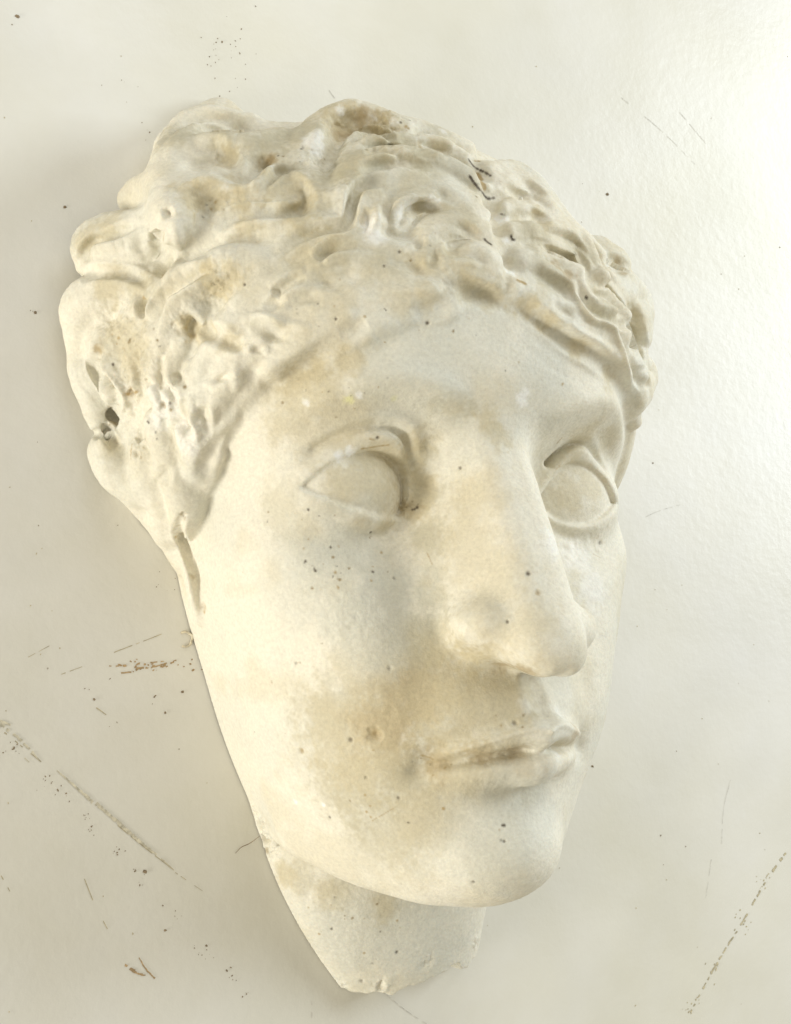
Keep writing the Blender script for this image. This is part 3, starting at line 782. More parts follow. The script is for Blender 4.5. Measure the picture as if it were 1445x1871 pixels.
blend(GREY, np.clip((n1 - .45) * 2.4, 0, .45))
blend(TAN, np.clip((fbm(V, .6, 4, 31.)[:, None] - .52) * 2.2, 0, .30))
blend(TAN, HAIRW[:, None] * np.clip((n2 - .40) * 1.6, 0, .40) * np.clip((V[:, :1] + 9) / 4, .3, 1))
blend(BASE * .9, np.clip((n3 - .5) * 1.2, 0, .3))
STAINS_AND_SHADE = [  # dirt stains and painted shade: colour, pixel points, radius px, strength
    (OLV, [(620, 1340), (690, 1290), (750, 1210), (650, 1420), (700, 1400)], 85, .5), (OLV, [(765, 830), (775, 900), (785, 980), (790, 1080), (770, 1160)], 40, .5), (OLV, [(560, 960), (610, 1010), (510, 930)], 50, .35), (OLV, [(640, 1100), (700, 1060), (720, 1160)], 70, .25),  # olive: dirt patina, with the shading beside nose, cheek and mouth painted in
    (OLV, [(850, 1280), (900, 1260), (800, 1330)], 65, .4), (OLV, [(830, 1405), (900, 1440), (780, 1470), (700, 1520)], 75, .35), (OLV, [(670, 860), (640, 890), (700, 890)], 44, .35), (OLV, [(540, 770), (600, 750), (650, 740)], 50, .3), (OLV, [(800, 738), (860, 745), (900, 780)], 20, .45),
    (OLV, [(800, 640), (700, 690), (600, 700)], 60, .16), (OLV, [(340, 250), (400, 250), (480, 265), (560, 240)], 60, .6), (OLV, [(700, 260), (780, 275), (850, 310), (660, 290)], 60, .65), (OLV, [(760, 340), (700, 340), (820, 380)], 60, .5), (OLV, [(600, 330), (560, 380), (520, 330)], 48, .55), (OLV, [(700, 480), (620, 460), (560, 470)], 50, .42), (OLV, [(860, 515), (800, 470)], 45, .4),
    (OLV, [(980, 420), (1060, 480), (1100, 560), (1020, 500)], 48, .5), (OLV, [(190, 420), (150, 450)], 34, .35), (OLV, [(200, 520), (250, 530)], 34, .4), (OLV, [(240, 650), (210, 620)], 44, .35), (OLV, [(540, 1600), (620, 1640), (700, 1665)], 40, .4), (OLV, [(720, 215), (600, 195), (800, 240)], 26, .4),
    (BROWN, [(690, 1320), (740, 1280), (720, 1300)], 55, .55), (TAN, [(620, 1330), (680, 1240), (760, 1230)], 90, .40), (BROWN, [(880, 1385), (930, 1375), (800, 1390)], 30, .60), (TAN, [(800, 1280), (900, 1270), (870, 1330)], 75, .45),
    (TAN, [(700, 1410), (830, 1430), (760, 1480)], 80, .35), (BROWN, [(960, 1400), (1000, 1390)], 22, .35), (BROWN, [(1050, 1345)], 22, .40), (TAN, [(870, 1000), (900, 1080), (880, 900), (950, 1150)], 70, .40), (BROWN, [(925, 1215), (960, 1228)], 20, .45), (TAN, [(860, 1205)], 30, .4),
    (TAN, [(680, 870), (640, 880), (700, 850)], 50, .45), (TAN, [(760, 800), (770, 880), (755, 920)], 35, .60), (BROWN, [(745, 925), (660, 955)], 22, .35), (TAN, [(660, 960), (700, 960)], 30, .45), (TAN, [(540, 780), (620, 770), (560, 720)], 60, .35), (TAN, [(830, 740), (890, 760), (910, 800)], 26, .50),
    (TAN, [(1060, 800), (1110, 800), (1040, 900), (1080, 890)], 45, .45), (GREY, [(700, 1100), (660, 1150), (620, 1010)], 80, .50), (GREY, [(800, 650), (1000, 690), (900, 600)], 110, .45), (GREY, [(900, 1550), (950, 1480)], 90, .5), (GREY, [(650, 1720), (760, 1720)], 120, .55),
    (BROWN, [(650, 215), (690, 222), (625, 240)], 24, .70), (TAN, [(620, 215), (700, 230)], 40, .6), (BROWN, [(490, 292)], 16, .6), (TAN, [(400, 240), (440, 240)], 24, .55), (TAN, [(420, 290), (430, 318), (480, 318)], 22, .6), (TAN, [(355, 365), (400, 365), (440, 370)], 38, .75), (TAN, [(385, 510), (420, 505)], 34, .75),
    (TAN, [(450, 410)], 30, .5), (TAN, [(540, 340), (560, 370), (540, 400)], 30, .5), (TAN, [(340, 590), (352, 605)], 18, .7), (TAN, [(420, 620), (370, 612)], 22, .5), (TAN, [(200, 405), (160, 430)], 30, .4), (TAN, [(200, 520), (260, 520)], 30, .45), (BROWN, [(180, 640), (175, 670), (200, 700), (240, 718)], 12, .6),
    (BROWN, [(212, 762), (200, 750)], 14, .75), (BROWN, [(290, 430)], 10, .7), (TAN, [(297, 490)], 12, .7), (TAN, [(200, 820)], 22, .4), (BROWN, [(345, 1010), (355, 1050), (370, 1110)], 8, .55), (BROWN, [(335, 942), (326, 968)], 6, .7), (TAN, [(240, 640), (220, 620)], 40, .4),
    (TAN, [(860, 520), (890, 530)], 36, .5), (TAN, [(830, 455)], 24, .45), (TAN, [(760, 385), (790, 390)], 16, .55), (TAN, [(770, 480), (780, 540), (740, 550)], 30, .4), (TAN, [(640, 660), (580, 680), (540, 690)], 28, .55), (TAN, [(560, 470), (600, 440)], 26, .45),
    (TAN, [(960, 560), (1000, 590), (1060, 640), (1110, 690)], 24, .65), (BROWN, [(1020, 480), (1040, 505)], 14, .5), (TAN, [(980, 385), (1000, 410)], 16, .55), (BROWN, [(1130, 480), (1138, 490)], 12, .5), (TAN, [(1165, 590), (1150, 570)], 26, .5), (BROWN, [(1140, 575), (1150, 600)], 8, .5), (TAN, [(1180, 690)], 16, .5),
    (TAN, [(660, 300), (700, 270), (800, 262)], 26, .45), (BROWN, [(790, 265), (770, 262)], 8, .45), (TAN, [(700, 340), (660, 350)], 14, .4), (GREY, [(700, 320), (820, 340), (850, 310)], 46, .4), (GREY, [(980, 300), (1010, 350)], 40, .4), (TAN, [(520, 1600), (600, 1630), (700, 1660)], 30, .45), (TAN, [(345, 790), (340, 770)], 20, .3),
    (WHITE, [(930, 440), (935, 500), (915, 400)], 12, .75), (WHITE, [(955, 730)], 16, .8), (WHITE, [(640, 825), (620, 835)], 10, .85), (WHITE, [(750, 375), (730, 385), (790, 370)], 14, .7), (WHITE, [(680, 212), (620, 200), (720, 225)], 10, .6), (WHITE, [(575, 262)], 26, .7), (WHITE, [(680, 410), (685, 430)], 20, .6), (WHITE, [(410, 345)], 8, .8), (WHITE, [(655, 722), (560, 735)], 7, .7), (WHITE, [(540, 1465), (590, 1470)], 5, .8),
    (WHITE, [(1010, 1000), (1050, 1020), (1080, 1080)], 34, .5), (WHITE, [(840, 215), (810, 240)], 10, .6), (WHITE, [(300, 740), (340, 800)], 34, .5), (YEL, [(637, 730)], 9, .6), (YEL, [(720, 728)], 7, .3), (WHITE, [(960, 1290), (1020, 1300)], 14, .35), (WHITE, [(1015, 1375)], 12, .5)]
for (c, pts, r, st), C in zip(STAINS_AND_SHADE, LANDS(STAINS_AND_SHADE, 1)):
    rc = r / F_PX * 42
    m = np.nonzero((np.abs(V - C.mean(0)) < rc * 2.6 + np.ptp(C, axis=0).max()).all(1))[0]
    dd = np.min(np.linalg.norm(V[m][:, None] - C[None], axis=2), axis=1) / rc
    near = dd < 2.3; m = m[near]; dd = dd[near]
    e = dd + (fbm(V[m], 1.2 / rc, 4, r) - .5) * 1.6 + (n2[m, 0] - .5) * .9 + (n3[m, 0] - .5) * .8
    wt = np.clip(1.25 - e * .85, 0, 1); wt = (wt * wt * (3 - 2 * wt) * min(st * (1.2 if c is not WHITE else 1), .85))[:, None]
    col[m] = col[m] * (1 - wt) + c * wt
# dark specks and blow-holes
SPK = [(c[0], c[1], max(c[2] * .62, 2.6), DARK if c[2] <= 6 else BROWN) for c in CHIPS]
for cx, cy, sx, sy, n, lo, hi in [(620, 1030, 110, 60, 90, 1.5, 2.8), (560, 950, 60, 40, 24, 1.5, 2.6), (400, 380, 45, 20, 40, 1.5, 3), (385, 515, 40, 20, 40, 1.6, 3.2), (240, 640, 40, 50, 50, 1.6, 3.2), (780, 230, 60, 16, 30, 1.5, 3.4),
                                  (620, 720, 110, 50, 40, 1.4, 2.6), (600, 560, 120, 60, 40, 1.4, 2.8), (790, 1400, 50, 20, 20, 1.5, 3), (930, 1310, 30, 14, 14, 1.5, 3), (760, 920, 16, 30, 14, 1.6, 3), (560, 290, 60, 30, 40, 1.6, 3.2), (430, 240, 40, 20, 16, 1.5, 3),
                                  (880, 340, 20, 30, 14, 2, 3.5), (640, 1700, 90, 60, 60, 1.4, 2.8), (1080, 980, 30, 16, 12, 1.5, 3), (860, 650, 160, 60, 34, 1.4, 2.6), (700, 1450, 90, 50, 26, 1.4, 3), (900, 1520, 60, 40, 18, 1.4, 3), (1080, 560, 60, 60, 24, 1.5, 3), (300, 720, 50, 70, 50, 1.6, 3.4), (800, 450, 100, 60, 24, 1.5, 3), (500, 1200, 90, 120, 26, 1.3, 2.4)]:
    for _ in range(int(n * .32)):
        x, y, r, c = random.gauss(cx, sx * .6), random.gauss(cy, sy * .6), lo + (hi - lo) * random.random() ** 2, random.choice([DARK, BROWN, BROWN * .7])
        SPK.append((x, y, r, c))
        for _k in range(random.choice([0, 0, 1, 1, 2])): x += random.uniform(-1.5, 1.5) * r; y += random.uniform(-1.2, 1.2) * r; SPK.append((x, y, r * .8, c))
for pts, r, c in [  # slits, cracks and scratches in the plaster
    ([(857, 292), (868, 306), (884, 314), (896, 321)], 2.4, DARK), ([(858, 322), (868, 336), (880, 350), (890, 362), (904, 361)], 2.6, DARK), ([(868, 294), (876, 294)], 2.4, BROWN), ([(872, 318), (880, 332), (886, 345)], 4.5, BROWN), ([(915, 330), (932, 340)], 1.8, BROWN),
    ([(884, 437), (890, 444), (898, 448)], 2.6, DARK), ([(934, 430), (935, 437), (941, 438)], 2.2, DARK), ([(945, 512), (960, 519)], 3, BROWN), ([(915, 391), (922, 393)], 2, DARK), ([(695, 258), (705, 262), (718, 265)], 2.2, DARK), ([(1071, 540), (1071, 548)], 2.4, DARK),
    ([(660, 820), (690, 816), (712, 813)], 2, BROWN), ([(676, 802), (684, 804)], 2, BROWN), ([(262, 545), (258, 575)], 4, BROWN), ([(345, 600), (352, 612)], 5, BROWN * 1.2), ([(170, 648), (180, 640), (172, 668), (168, 672)], 3, BROWN), ([(168, 672), (186, 696), (200, 716), (210, 728)], 3, BROWN), ([(215, 713), (235, 720), (250, 716)], 3, BROWN * 1.2),
    ([(335, 938), (336, 950), (326, 960), (322, 975)], 2.6, BROWN), ([(320, 980), (334, 992), (348, 1020), (360, 1050), (364, 1090), (374, 1122)], 2.2, BROWN * 1.3), ([(310, 690), (320, 722)], 1.6, BROWN), ([(240, 812), (238, 840)], 2, BROWN), ([(252, 826), (258, 838)], 2, BROWN), ([(296, 500), (303, 478)], 4, BROWN), ([(340, 780), (344, 800)], 2, BROWN),
    ([(680, 1500), (705, 1485), (722, 1475)], 1.2, BROWN), ([(770, 1380), (785, 1384), (792, 1388)], 1.8, BROWN), ([(1015, 858), (1025, 850)], 1.6, BROWN), ([(1018, 810), (1026, 800)], 1.8, BROWN), ([(780, 1010), (790, 1032)], 1.4, BROWN), ([(1085, 1012), (1100, 1020)], 1.6, BROWN), ([(420, 1465), (440, 1472)], 1.4, BROWN)]:
    sp = spline(np.array(pts, float), 8)
    dl = np.concatenate([[0], np.cumsum(np.hypot(*np.diff(sp, axis=0).T))])
    for t in np.arange(0, dl[-1] + .1, 1.6): SPK.append((np.interp(t, dl, sp[:, 0]), np.interp(t, dl, sp[:, 1]), r * random.uniform(.75, 1.1), c))
SP = LAND([(s[0], s[1]) for s in SPK])
order = np.argsort(V[:, 0]); Xs = V[order, 0]
for (x, y, r, c), p in zip(SPK, SP):
    rc = r / F_PX * 42
    i0, i1 = np.searchsorted(Xs, [p[0] - rc * 1.8, p[0] + rc * 1.8])
    m = order[i0:i1]; m = m[(np.abs(V[m] - p) < rc * 1.8).all(1)]
    if len(m) == 0: continue
    wt = np.clip(1.5 - np.linalg.norm(V[m] - p, axis=1) / rc, 0, 1)[:, None] * (.9 if r > 2.2 else random.uniform(.2, .75))
    col[m] = col[m] * (1 - wt) + c * wt
# one part each for the regions a viewer would name; shading normals come from the unbroken surface
cen = V[Q].mean(1); qx, qy, qz = cen.T
ov = oval(cen.astype(f32))
part = np.zeros(len(Q), int)                                     # 0 face
part[(ov > .12) & (qy > -5.5)] = 1                               # hair
jaw = (qy + 12.35 - .34 * (-qz - .2))
part[(part == 0) & ((jaw < .02) | (qy < -12.4)) & (qz < -.2) & (qy < -8.5)] = 2   # neck
for k, e in enumerate(EYES):
    ex, ey = e['c'][0], e['c'][1] + .25
    part[(((qx - ex) / 2.05) ** 2 + ((qy - ey) / 1.45) ** 2 < 1) & (qz > -3.2) & (part == 0)] = 3 + k
sx = qx - .25
part[(part == 0) & (qz > .9) & (((np.abs(sx) < np.interp(qy, [-4.8, -3.6, 0, 2], [2.1, 2.15, 1.45, 1.1])) & (qy > -5.0) & (qy < 1.6)) | ((qz > 2.9) & (qy > -6.2) & (qy < -4.6)))] = 5
part[(part == 0) & (np.abs(qx - .1) < 2.9) & (qy > -8.35) & (qy < -6.85) & (qz > .2)] = 6


def mat(name):
    m = bpy.data.materials.new(name); m.use_nodes = True
    nt = m.node_tree; return m, nt, nt.nodes['Principled BSDF']


def node(nt, kind, **kw):
    n = nt.nodes.new(kind)
    for k, v in kw.items():
        if k in n.inputs: n.inputs[k].default_value = v
        else: setattr(n, k, v)
    return n


def plaster():
    m, nt, b = mat('plaster'); L = nt.links.new
    a = node(nt, 'ShaderNodeAttribute', attribute_name='tint'); tc = node(nt, 'ShaderNodeTexCoord')
    f = node(nt, 'ShaderNodeTexNoise', Scale=900., Detail=6., Roughness=.65); L(tc.outputs['Object'], f.inputs['Vector'])
    g = node(nt, 'ShaderNodeTexNoise', Scale=210., Detail=6., Roughness=.6); L(tc.outputs['Object'], g.inputs['Vector'])
    r = node(nt, 'ShaderNodeMapRange'); r.inputs['From Min'].default_value = .3; r.inputs['From Max'].default_value = .7; r.inputs['To Min'].default_value = .88; r.inputs['To Max'].default_value = 1.06
    L(f.outputs['Fac'], r.inputs['Value'])
    mu = node(nt, 'ShaderNodeVectorMath', operation='SCALE'); L(a.outputs['Color'], mu.inputs[0]); L(r.outputs[0], mu.inputs['Scale']); L(mu.outputs[0], b.inputs['Base Color'])
    ad = node(nt, 'ShaderNodeMath', operation='ADD'); L(f.outputs['Fac'], ad.inputs[0]); L(g.outputs['Fac'], ad.inputs[1])
    bp = node(nt, 'ShaderNodeBump', Strength=.35, Distance=.0006); L(ad.outputs[0], bp.inputs['Height']); L(bp.outputs[0], b.inputs['Normal'])
    b.inputs['Roughness'].default_value = .62; b.inputs['Specular IOR Level'].default_value = .35
    b.inputs['Subsurface Weight'].default_value = .12; b.inputs['Subsurface Radius'].default_value = (.004, .003, .002); b.inputs['Subsurface Scale'].default_value = 1
    return m


PL = plaster()


def link(name, me, parent=None, **kw):
    o = bpy.data.objects.new(name, me); S.collection.objects.link(o); o.parent = parent
    for k, v in kw.items(): o[k] = v
    return o


root = link('plaster_cast', None, label='large cream plaster cast of a wavy-haired classical face lying on the painted tabletop', category='sculpture')
root.location = (0, 0, ZT * U); root.empty_display_size = .02
for k, nm in enumerate(['face', 'hair', 'neck', 'eye', 'eye', 'nose', 'mouth']):
    q = Q[part == k]; u, inv = np.unique(q, return_inverse=True); inv = inv.reshape(q.shape)
    me = bpy.data.meshes.new(nm); pv = (V[u] - [0, 0, ZT]) * U
    me.vertices.add(len(u)); me.vertices.foreach_set('co', pv.astype(f32).ravel())
    me.loops.add(q.size); me.loops.foreach_set('vertex_index', inv.ravel().astype(np.int32))
    me.polygons.add(len(q)); me.polygons.foreach_set('loop_start', (np.arange(len(q)) * 4).astype(np.int32)); me.polygons.foreach_set('loop_total', np.full(len(q), 4, np.int32))
    me.update(); me.validate()
    me.polygons.foreach_set('use_smooth', np.ones(len(me.polygons), bool))
    at = me.color_attributes.new('tint', 'FLOAT_COLOR', 'POINT'); at.data.foreach_set('color', np.hstack([col[u], np.ones((len(u), 1))]).astype(f32).ravel())
    me.normals_split_custom_set_from_vertices(N[u].tolist())
    me.materials.append(PL)
    link(nm, me, root)


# ---------------------------------------------------------------- the table
def table():
    xs = np.unique(np.concatenate([np.linspace(-260, -40, 12), np.linspace(-40, 60, 101), np.linspace(60, 260, 12)])); ys = np.unique(np.concatenate([np.linspace(-220, -45, 10), np.linspace(-45, 60, 106), np.linspace(60, 220, 10)]))
    X, Y = np.meshgrid(xs, ys, indexing='ij'); P = np.stack([X, Y, X * 0], -1).reshape(-1, 3)
    Z = (ZT - .03 + (fbm(P, .06, 2, 4.) - .5) * .02)
    P[:, 2] = Z; n = len(ys); i = (np.arange(len(xs) - 1)[:, None] * n + np.arange(n - 1)[None]).ravel()
    me = bpy.data.meshes.new('table_top'); me.from_pydata((P * U).tolist(), [], np.stack([i, i + n, i + n + 1, i + 1], -1).tolist())
    me.polygons.foreach_set('use_smooth', np.ones(len(me.polygons), bool))
    m, nt, b = mat('glossy_cream_paint'); L = nt.links.new
    tc = node(nt, 'ShaderNodeTexCoord')
    n1 = node(nt, 'ShaderNodeTexNoise', Scale=7., Detail=5., Roughness=.6); n2 = node(nt, 'ShaderNodeTexNoise', Scale=330., Detail=3., Roughness=.5); n3 = node(nt, 'ShaderNodeTexNoise', Scale=22., Detail=6.)
    n4 = node(nt, 'ShaderNodeTexNoise', Scale=900., Detail=2.)
    for t in (n1, n2, n3, n4): L(tc.outputs['Object'], t.inputs['Vector'])
    cr = node(nt, 'ShaderNodeValToRGB'); cr.color_ramp.elements[0].position = .3; cr.color_ramp.elements[0].color = (.73, .71, .62, 1); cr.color_ramp.elements[1].position = .72; cr.color_ramp.elements[1].color = (.835, .83, .815, 1)
    L(n1.outputs['Fac'], cr.inputs['Fac'])
    r = node(nt, 'ShaderNodeMapRange'); r.inputs['From Min'].default_value = .3; r.inputs['From Max'].default_value = .7; r.inputs['To Min'].default_value = .96; r.inputs['To Max'].default_value = 1.03; L(n3.outputs['Fac'], r.inputs['Value'])
    mu = node(nt, 'ShaderNodeVectorMath', operation='SCALE'); L(cr.outputs['Color'], mu.inputs[0]); L(r.outputs[0], mu.inputs['Scale']); L(mu.outputs[0], b.inputs['Base Color'])
    ad = node(nt, 'ShaderNodeMath', operation='MULTIPLY_ADD'); L(n4.outputs['Fac'], ad.inputs[0]); ad.inputs[1].default_value = .1; L(n2.outputs['Fac'], ad.inputs[2])
    bp = node(nt, 'ShaderNodeBump', Strength=.12, Distance=.0008); L(ad.outputs[0], bp.inputs['Height']); L(bp.outputs[0], b.inputs['Normal'])
    b.inputs['Roughness'].default_value = .28; b.inputs['Specular IOR Level'].default_value = .4
    me.materials.append(m)
    return link('table_top', me, None, kind='structure')


TAB = table()
ZP = ZT - .03 + .012                                             # marks lie just above the paint


def flat_mat(name, c, rough=.6):
    m, nt, b = mat(name); b.inputs['Roughness'].default_value = rough
    t = node(nt, 'ShaderNodeTexNoise', Scale=600., Detail=4.); tc = node(nt, 'ShaderNodeTexCoord'); nt.links.new(tc.outputs['Object'], t.inputs['Vector'])
    cr = node(nt, 'ShaderNodeValToRGB'); cr.color_ramp.elements[0].position = .35; cr.color_ramp.elements[1].position = .65
    cr.color_ramp.elements[0].color = (*[v * .7 for v in c], 1); cr.color_ramp.elements[1].color = (*[min(v * 1.2, .9) for v in c], 1)
    nt.links.new(t.outputs['Fac'], cr.inputs['Fac']); nt.links.new(cr.outputs['Color'], b.inputs['Base Color']); return m


M_TAN = flat_mat('scuffed_paint', (.52, .46, .31)); M_PALE = flat_mat('pale_scuff', (.66, .62, .50)); M_RUST = flat_mat('rust_mark', (.48, .34, .19)); M_DARK = flat_mat('dark_grit', (.24, .18, .11)); M_FAINT = flat_mat('faint_scratch', (.66, .645, .60))
M_CHALK = flat_mat('plaster_crumb', (.66, .60, .46))


class Marks:
    def __init__(s): s.v = []; s.f = []

    def blob(s, px, py, r, ang=0., asp=1., h=0., n=6):
        c = on_table(px, py, ZP); k = r / F_PX * 44; b = len(s.v)
        for i in range(n):
            a = 2 * math.pi * i / n; rr = k * random.uniform(.6, 1.2); u, v = math.cos(a) * rr * asp, math.sin(a) * rr
            s.v.append((c[0] + u * math.cos(ang) - v * math.sin(ang), c[1] + u * math.sin(ang) + v * math.cos(ang), ZP + random.uniform(0, .002)))
        if h > 0:
            s.v.append((c[0], c[1], ZP + k * h)); s.f += [(b + i, b + (i + 1) % n, b + n) for i in range(n)]
        else: s.f.append(tuple(range(b, b + n)))

    def line(s, pts, w0, w1, gap=0., jit=.3, seg=9.):
        sp = spline(np.array(pts, float), 12)
        d = np.concatenate([[0], np.cumsum(np.hypot(*np.diff(sp, axis=0).T))]); n = max(2, int(d[-1] / seg))
        t = np.linspace(0, d[-1], n + 1); X = np.interp(t, d, sp[:, 0]); Y = np.interp(t, d, sp[:, 1])
        for i in range(n):
            if random.random() < gap: continue
            a = on_table(X[i], Y[i], ZP); b = on_table(X[i + 1], Y[i + 1], ZP); e = (b - a)[:2]; nrm = np.array([-e[1], e[0]]) / (np.linalg.norm(e) + 1e-9)
            f0, f1 = i / n, (i + 1) / n; wa = (w0 + (w1 - w0) * f0) / F_PX * 22; wb = (w0 + (w1 - w0) * f1) / F_PX * 22
            j = lambda: random.uniform(1 - jit, 1 + jit)
            k = len(s.v); z = ZP + random.uniform(0, .002)
            for p, sg, ww in ((a, 1, wa), (b, 1, wb), (b, -1, wb), (a, -1, wa)):
                s.v.append((p[0] + nrm[0] * sg * ww * j(), p[1] + nrm[1] * sg * ww * j(), z))
            s.f.append((k, k + 3, k + 2, k + 1))

    def build(s, name, m, parent=None, **kw):
        me = bpy.data.meshes.new(name); me.from_pydata([tuple(np.array(v) * U) for v in s.v], [], s.f); me.materials.append(m); me.update()
        o = link(name, me, parent, **kw)
        return o


def scratch(lines, m, label=None, blobs=()):
    k = Marks()
    for a in lines: k.line(*a)
    for cx, cy, sx, sy, n, lo, hi, ang in blobs:
        for _ in range(n):
            k.blob(random.gauss(cx, sx), random.gauss(cy, sy), random.uniform(lo, hi), ang + random.uniform(-.5, .5), random.uniform(1, 2.2))
    o = k.build('scratch', m, TAB)
    if label: o['label'] = label


scratch([([(0, 1322), (35, 1350), (75, 1392)], 6, 2, .2, .7, 5), ([(0, 1316), (32, 1330)], 4, 2, .3, .5, 6), ([(45, 1385), (62, 1400)], 2, 1, .2, .5, 5)], M_PALE, 'pale scuff running off the left edge')
scratch([([(104, 1408), (135, 1435), (170, 1466)], 2, 6, .1, .5, 5), ([(175, 1468), (215, 1502), (255, 1538)], 6, 6, .05, .5, 5), ([(250, 1534), (290, 1565), (320, 1592)], 5, 1.5, .15, .6, 5)], M_PALE, 'longest diagonal scuff left of the jaw')
scratch([([(215, 1508), (260, 1545), (318, 1590)], 1.6, 1.2, .1, .4, 6), ([(320, 1594), (370, 1628)], 1.2, .6, .3, .4, 6), ([(8, 1338), (80, 1396)], 1.5, 1.2, .35, .4, 6)], M_TAN)
scratch([([(200, 1224), (260, 1220), (318, 1210)], 3, 3, .45, .8, 7), ([(205, 1218), (300, 1208)], 2, 2, .6, .8, 6), ([(215, 1230), (240, 1228)], 2, 2, .3, .6, 6), ([(270, 1222), (322, 1206)], 2, 2, .4, .8, 6)], M_RUST, 'rusty dashed rub mark beside the jaw', [(260, 1216, 40, 6, 24, 1, 2.6, .1), (352, 1215, 12, 8, 8, 1, 2.4, .1)])
scratch([([(208, 1192), (250, 1176), (302, 1156)], 1.4, 1, .3, .4, 7), ([(112, 1232), (150, 1218)], 1.2, .8, .2, .4, 7), ([(45, 1204), (90, 1180)], 1, .8, .4, .4, 7), ([(148, 1590), (172, 1650), (200, 1705)], 1.6, 1.2, .3, .4, 8), ([(2, 1600), (22, 1636)], 1.4, 1, .3, .4, 8), ([(176, 1293), (194, 1306)], 2, 1.4, .1, .4, 6)], M_TAN)
scratch([([(1443, 1548), (1400, 1610), (1360, 1680)], 5, 4, .45, .9, 6), ([(1360, 1680), (1310, 1760), (1262, 1850)], 4, 3, .4, .9, 6)], M_TAN, 'speckled diagonal rub line at lower right', [(1400 - 45 * i, 1615 + 75 * i, 10, 14, 12, .8, 2, 1.) for i in range(4)])
scratch([([(1135, 178), (1210, 240), (1270, 300)], 1, .8, .35, .3, 9), ([(1242, 205), (1290, 262)], 1.2, 1, .2, .3, 9), ([(700, 1812), (740, 1845), (780, 1871)], 1.4, 1, .1, .3, 9), ([(1335, 1425), (1322, 1480), (1318, 1560)], 1, .8, .4, .4, 9), ([(1300, 1570), (1290, 1640)], 1, .8, .4, .4, 9),
         ([(598, 160), (612, 180)], 2, 1, .1, .3, 6), ([(570, 1830), (570, 1860)], 1.2, 1, .4, .3, 6), ([(1160, 955), (1200, 935), (1250, 920)], 1.2, 1, .6, .4, 7)], M_FAINT)
scratch([([(228, 1762), (250, 1778), (266, 1782)], 6, 3, .1, .7, 5), ([(254, 1750), (266, 1770), (283, 1788)], 2, 3, .0, .5, 5)], M_RUST, 'small brown forked scrape near the bottom left')

# loose grit along the scuffs: countless, one object
g = Marks(); gd = Marks()
for cx, cy, sx, sy, n in [(28, 1365, 14, 8, 14), (85, 1422, 8, 10, 12), (112, 1450, 10, 10, 10), (155, 1495, 6, 4, 9), (165, 1515, 5, 7, 8), (213, 1555, 6, 8, 12), (243, 1588, 6, 5, 5), (263, 1594, 2, 2, 2), (258, 1612, 5, 6, 6), (318, 1670, 6, 5, 6), (360, 1728, 12, 8, 8), (385, 1745, 8, 6, 9), (428, 1785, 7, 7, 9), (447, 1818, 6, 6, 7),
                          (85, 1218, 10, 4, 5), (158, 1260, 8, 6, 4), (200, 1325, 6, 5, 4), (280, 1278, 4, 8, 5), (320, 1060, 20, 14, 14), (420, 130, 24, 60, 34), (390, 90, 10, 30, 12), (240, 170, 30, 30, 8), (1080, 460, 30, 60, 6), (1110, 355, 2, 3, 3), (270, 250, 8, 30, 6), (60, 570, 4, 2, 3), (205, 880, 60, 60, 8)]:
    for _ in range(int(n * .7)): gd.blob(random.gauss(cx, sx), random.gauss(cy, sy), random.uniform(.4, 1.0) + random.random() ** 4 * 1.2, random.random() * 3, random.uniform(1, 2), .5)
for _ in range(110):
    x, y = random.uniform(0, 1445), random.uniform(0, 1871)
    (g if random.random() < .7 else gd).blob(x, y, random.uniform(.7, 1.5), random.random() * 3, random.uniform(1, 1.8), .5)
for x, y, r in [(118, 378, 3), (65, 571, 3), (172, 1278, 3), (334, 1264, 3), (1193, 846, 2.4), (1083, 1400, 3), (302, 1302, 2.4), (32, 30, 4), (265, 1593, 4), (302, 1700, 2.4), (1110, 355, 4)]: gd.blob(x, y, r, 0, 1.2, .6)
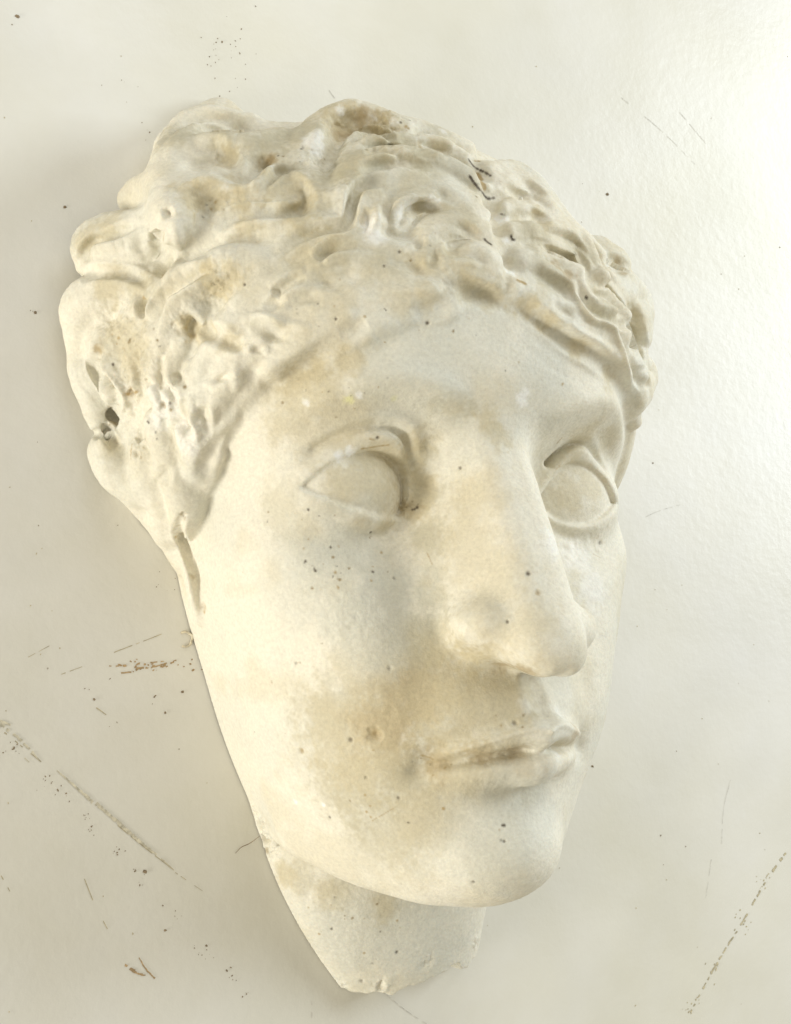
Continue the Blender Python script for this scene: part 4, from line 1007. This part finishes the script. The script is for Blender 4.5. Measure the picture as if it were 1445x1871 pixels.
gd.build('dark_grit', M_DARK, None, kind='stuff', label='dark grit and paint specks scattered over the table', category='grit')
g.build('pale_dust', M_TAN, None, kind='stuff', label='fine tan dust specks scattered over the table', category='dust')


def tube(name, pts, r, m, **kw):
    c = bpy.data.curves.new(name, 'CURVE'); c.dimensions = '3D'; c.bevel_depth = r * U; c.bevel_resolution = 1
    sp = c.splines.new('POLY'); P = spline(np.array(pts, float), 6); sp.points.add(len(P) - 1)
    for i, p in enumerate(P): sp.points[i].co = (*(p * U), 1); sp.points[i].radius = .5 + .5 * math.sin(math.pi * (i + .6) / (len(P) + .2))
    o0 = bpy.data.objects.new('tmp', c); S.collection.objects.link(o0); dg = bpy.context.evaluated_depsgraph_get()
    me = bpy.data.meshes.new_from_object(o0.evaluated_get(dg)); S.collection.objects.unlink(o0); bpy.data.objects.remove(o0)
    me.name = name; me.materials.clear(); me.materials.append(m); return link(name, me, None, **kw)


tube('bristle', [on_table(*p) for p in [(430, 1559, ZT + .03), (441, 1548, ZT + .06), (456, 1541, ZT + .12), (474, 1528, ZT + .3)]], .014, M_DARK, label='thin dark brush bristle sticking out from under the jaw onto the table', category='bristle')
# curled flake of plaster by the jaw
a = np.linspace(-2.0, 2.2, 18); c0 = on_table(338, 1168, ZT)
fv, ff = [], []
for i, t in enumerate(a):
    for rr, zz in ((.20, 0), (.27, 0), (.25, .11 + .03 * math.sin(3 * t)), (.20, .10)):
        fv.append(((c0[0] + math.cos(t) * rr * (1 + .1 * math.sin(5 * t))) * U, (c0[1] + math.sin(t) * rr) * U, (ZT - .02 + zz * math.sin(math.pi * (i + 1) / 19.)) * U))
for i in range(17):
    for k in range(4): ff.append((i * 4 + k, i * 4 + (k + 1) % 4, i * 4 + 4 + (k + 1) % 4, i * 4 + 4 + k))
ff += [(0, 1, 2, 3), (71, 70, 69, 68)]
me = bpy.data.meshes.new('flake'); me.from_pydata(fv, [], ff); me.materials.append(M_CHALK); link('plaster_flake', me, None, label='small curled plaster flake on the table against the jaw', category='flake')
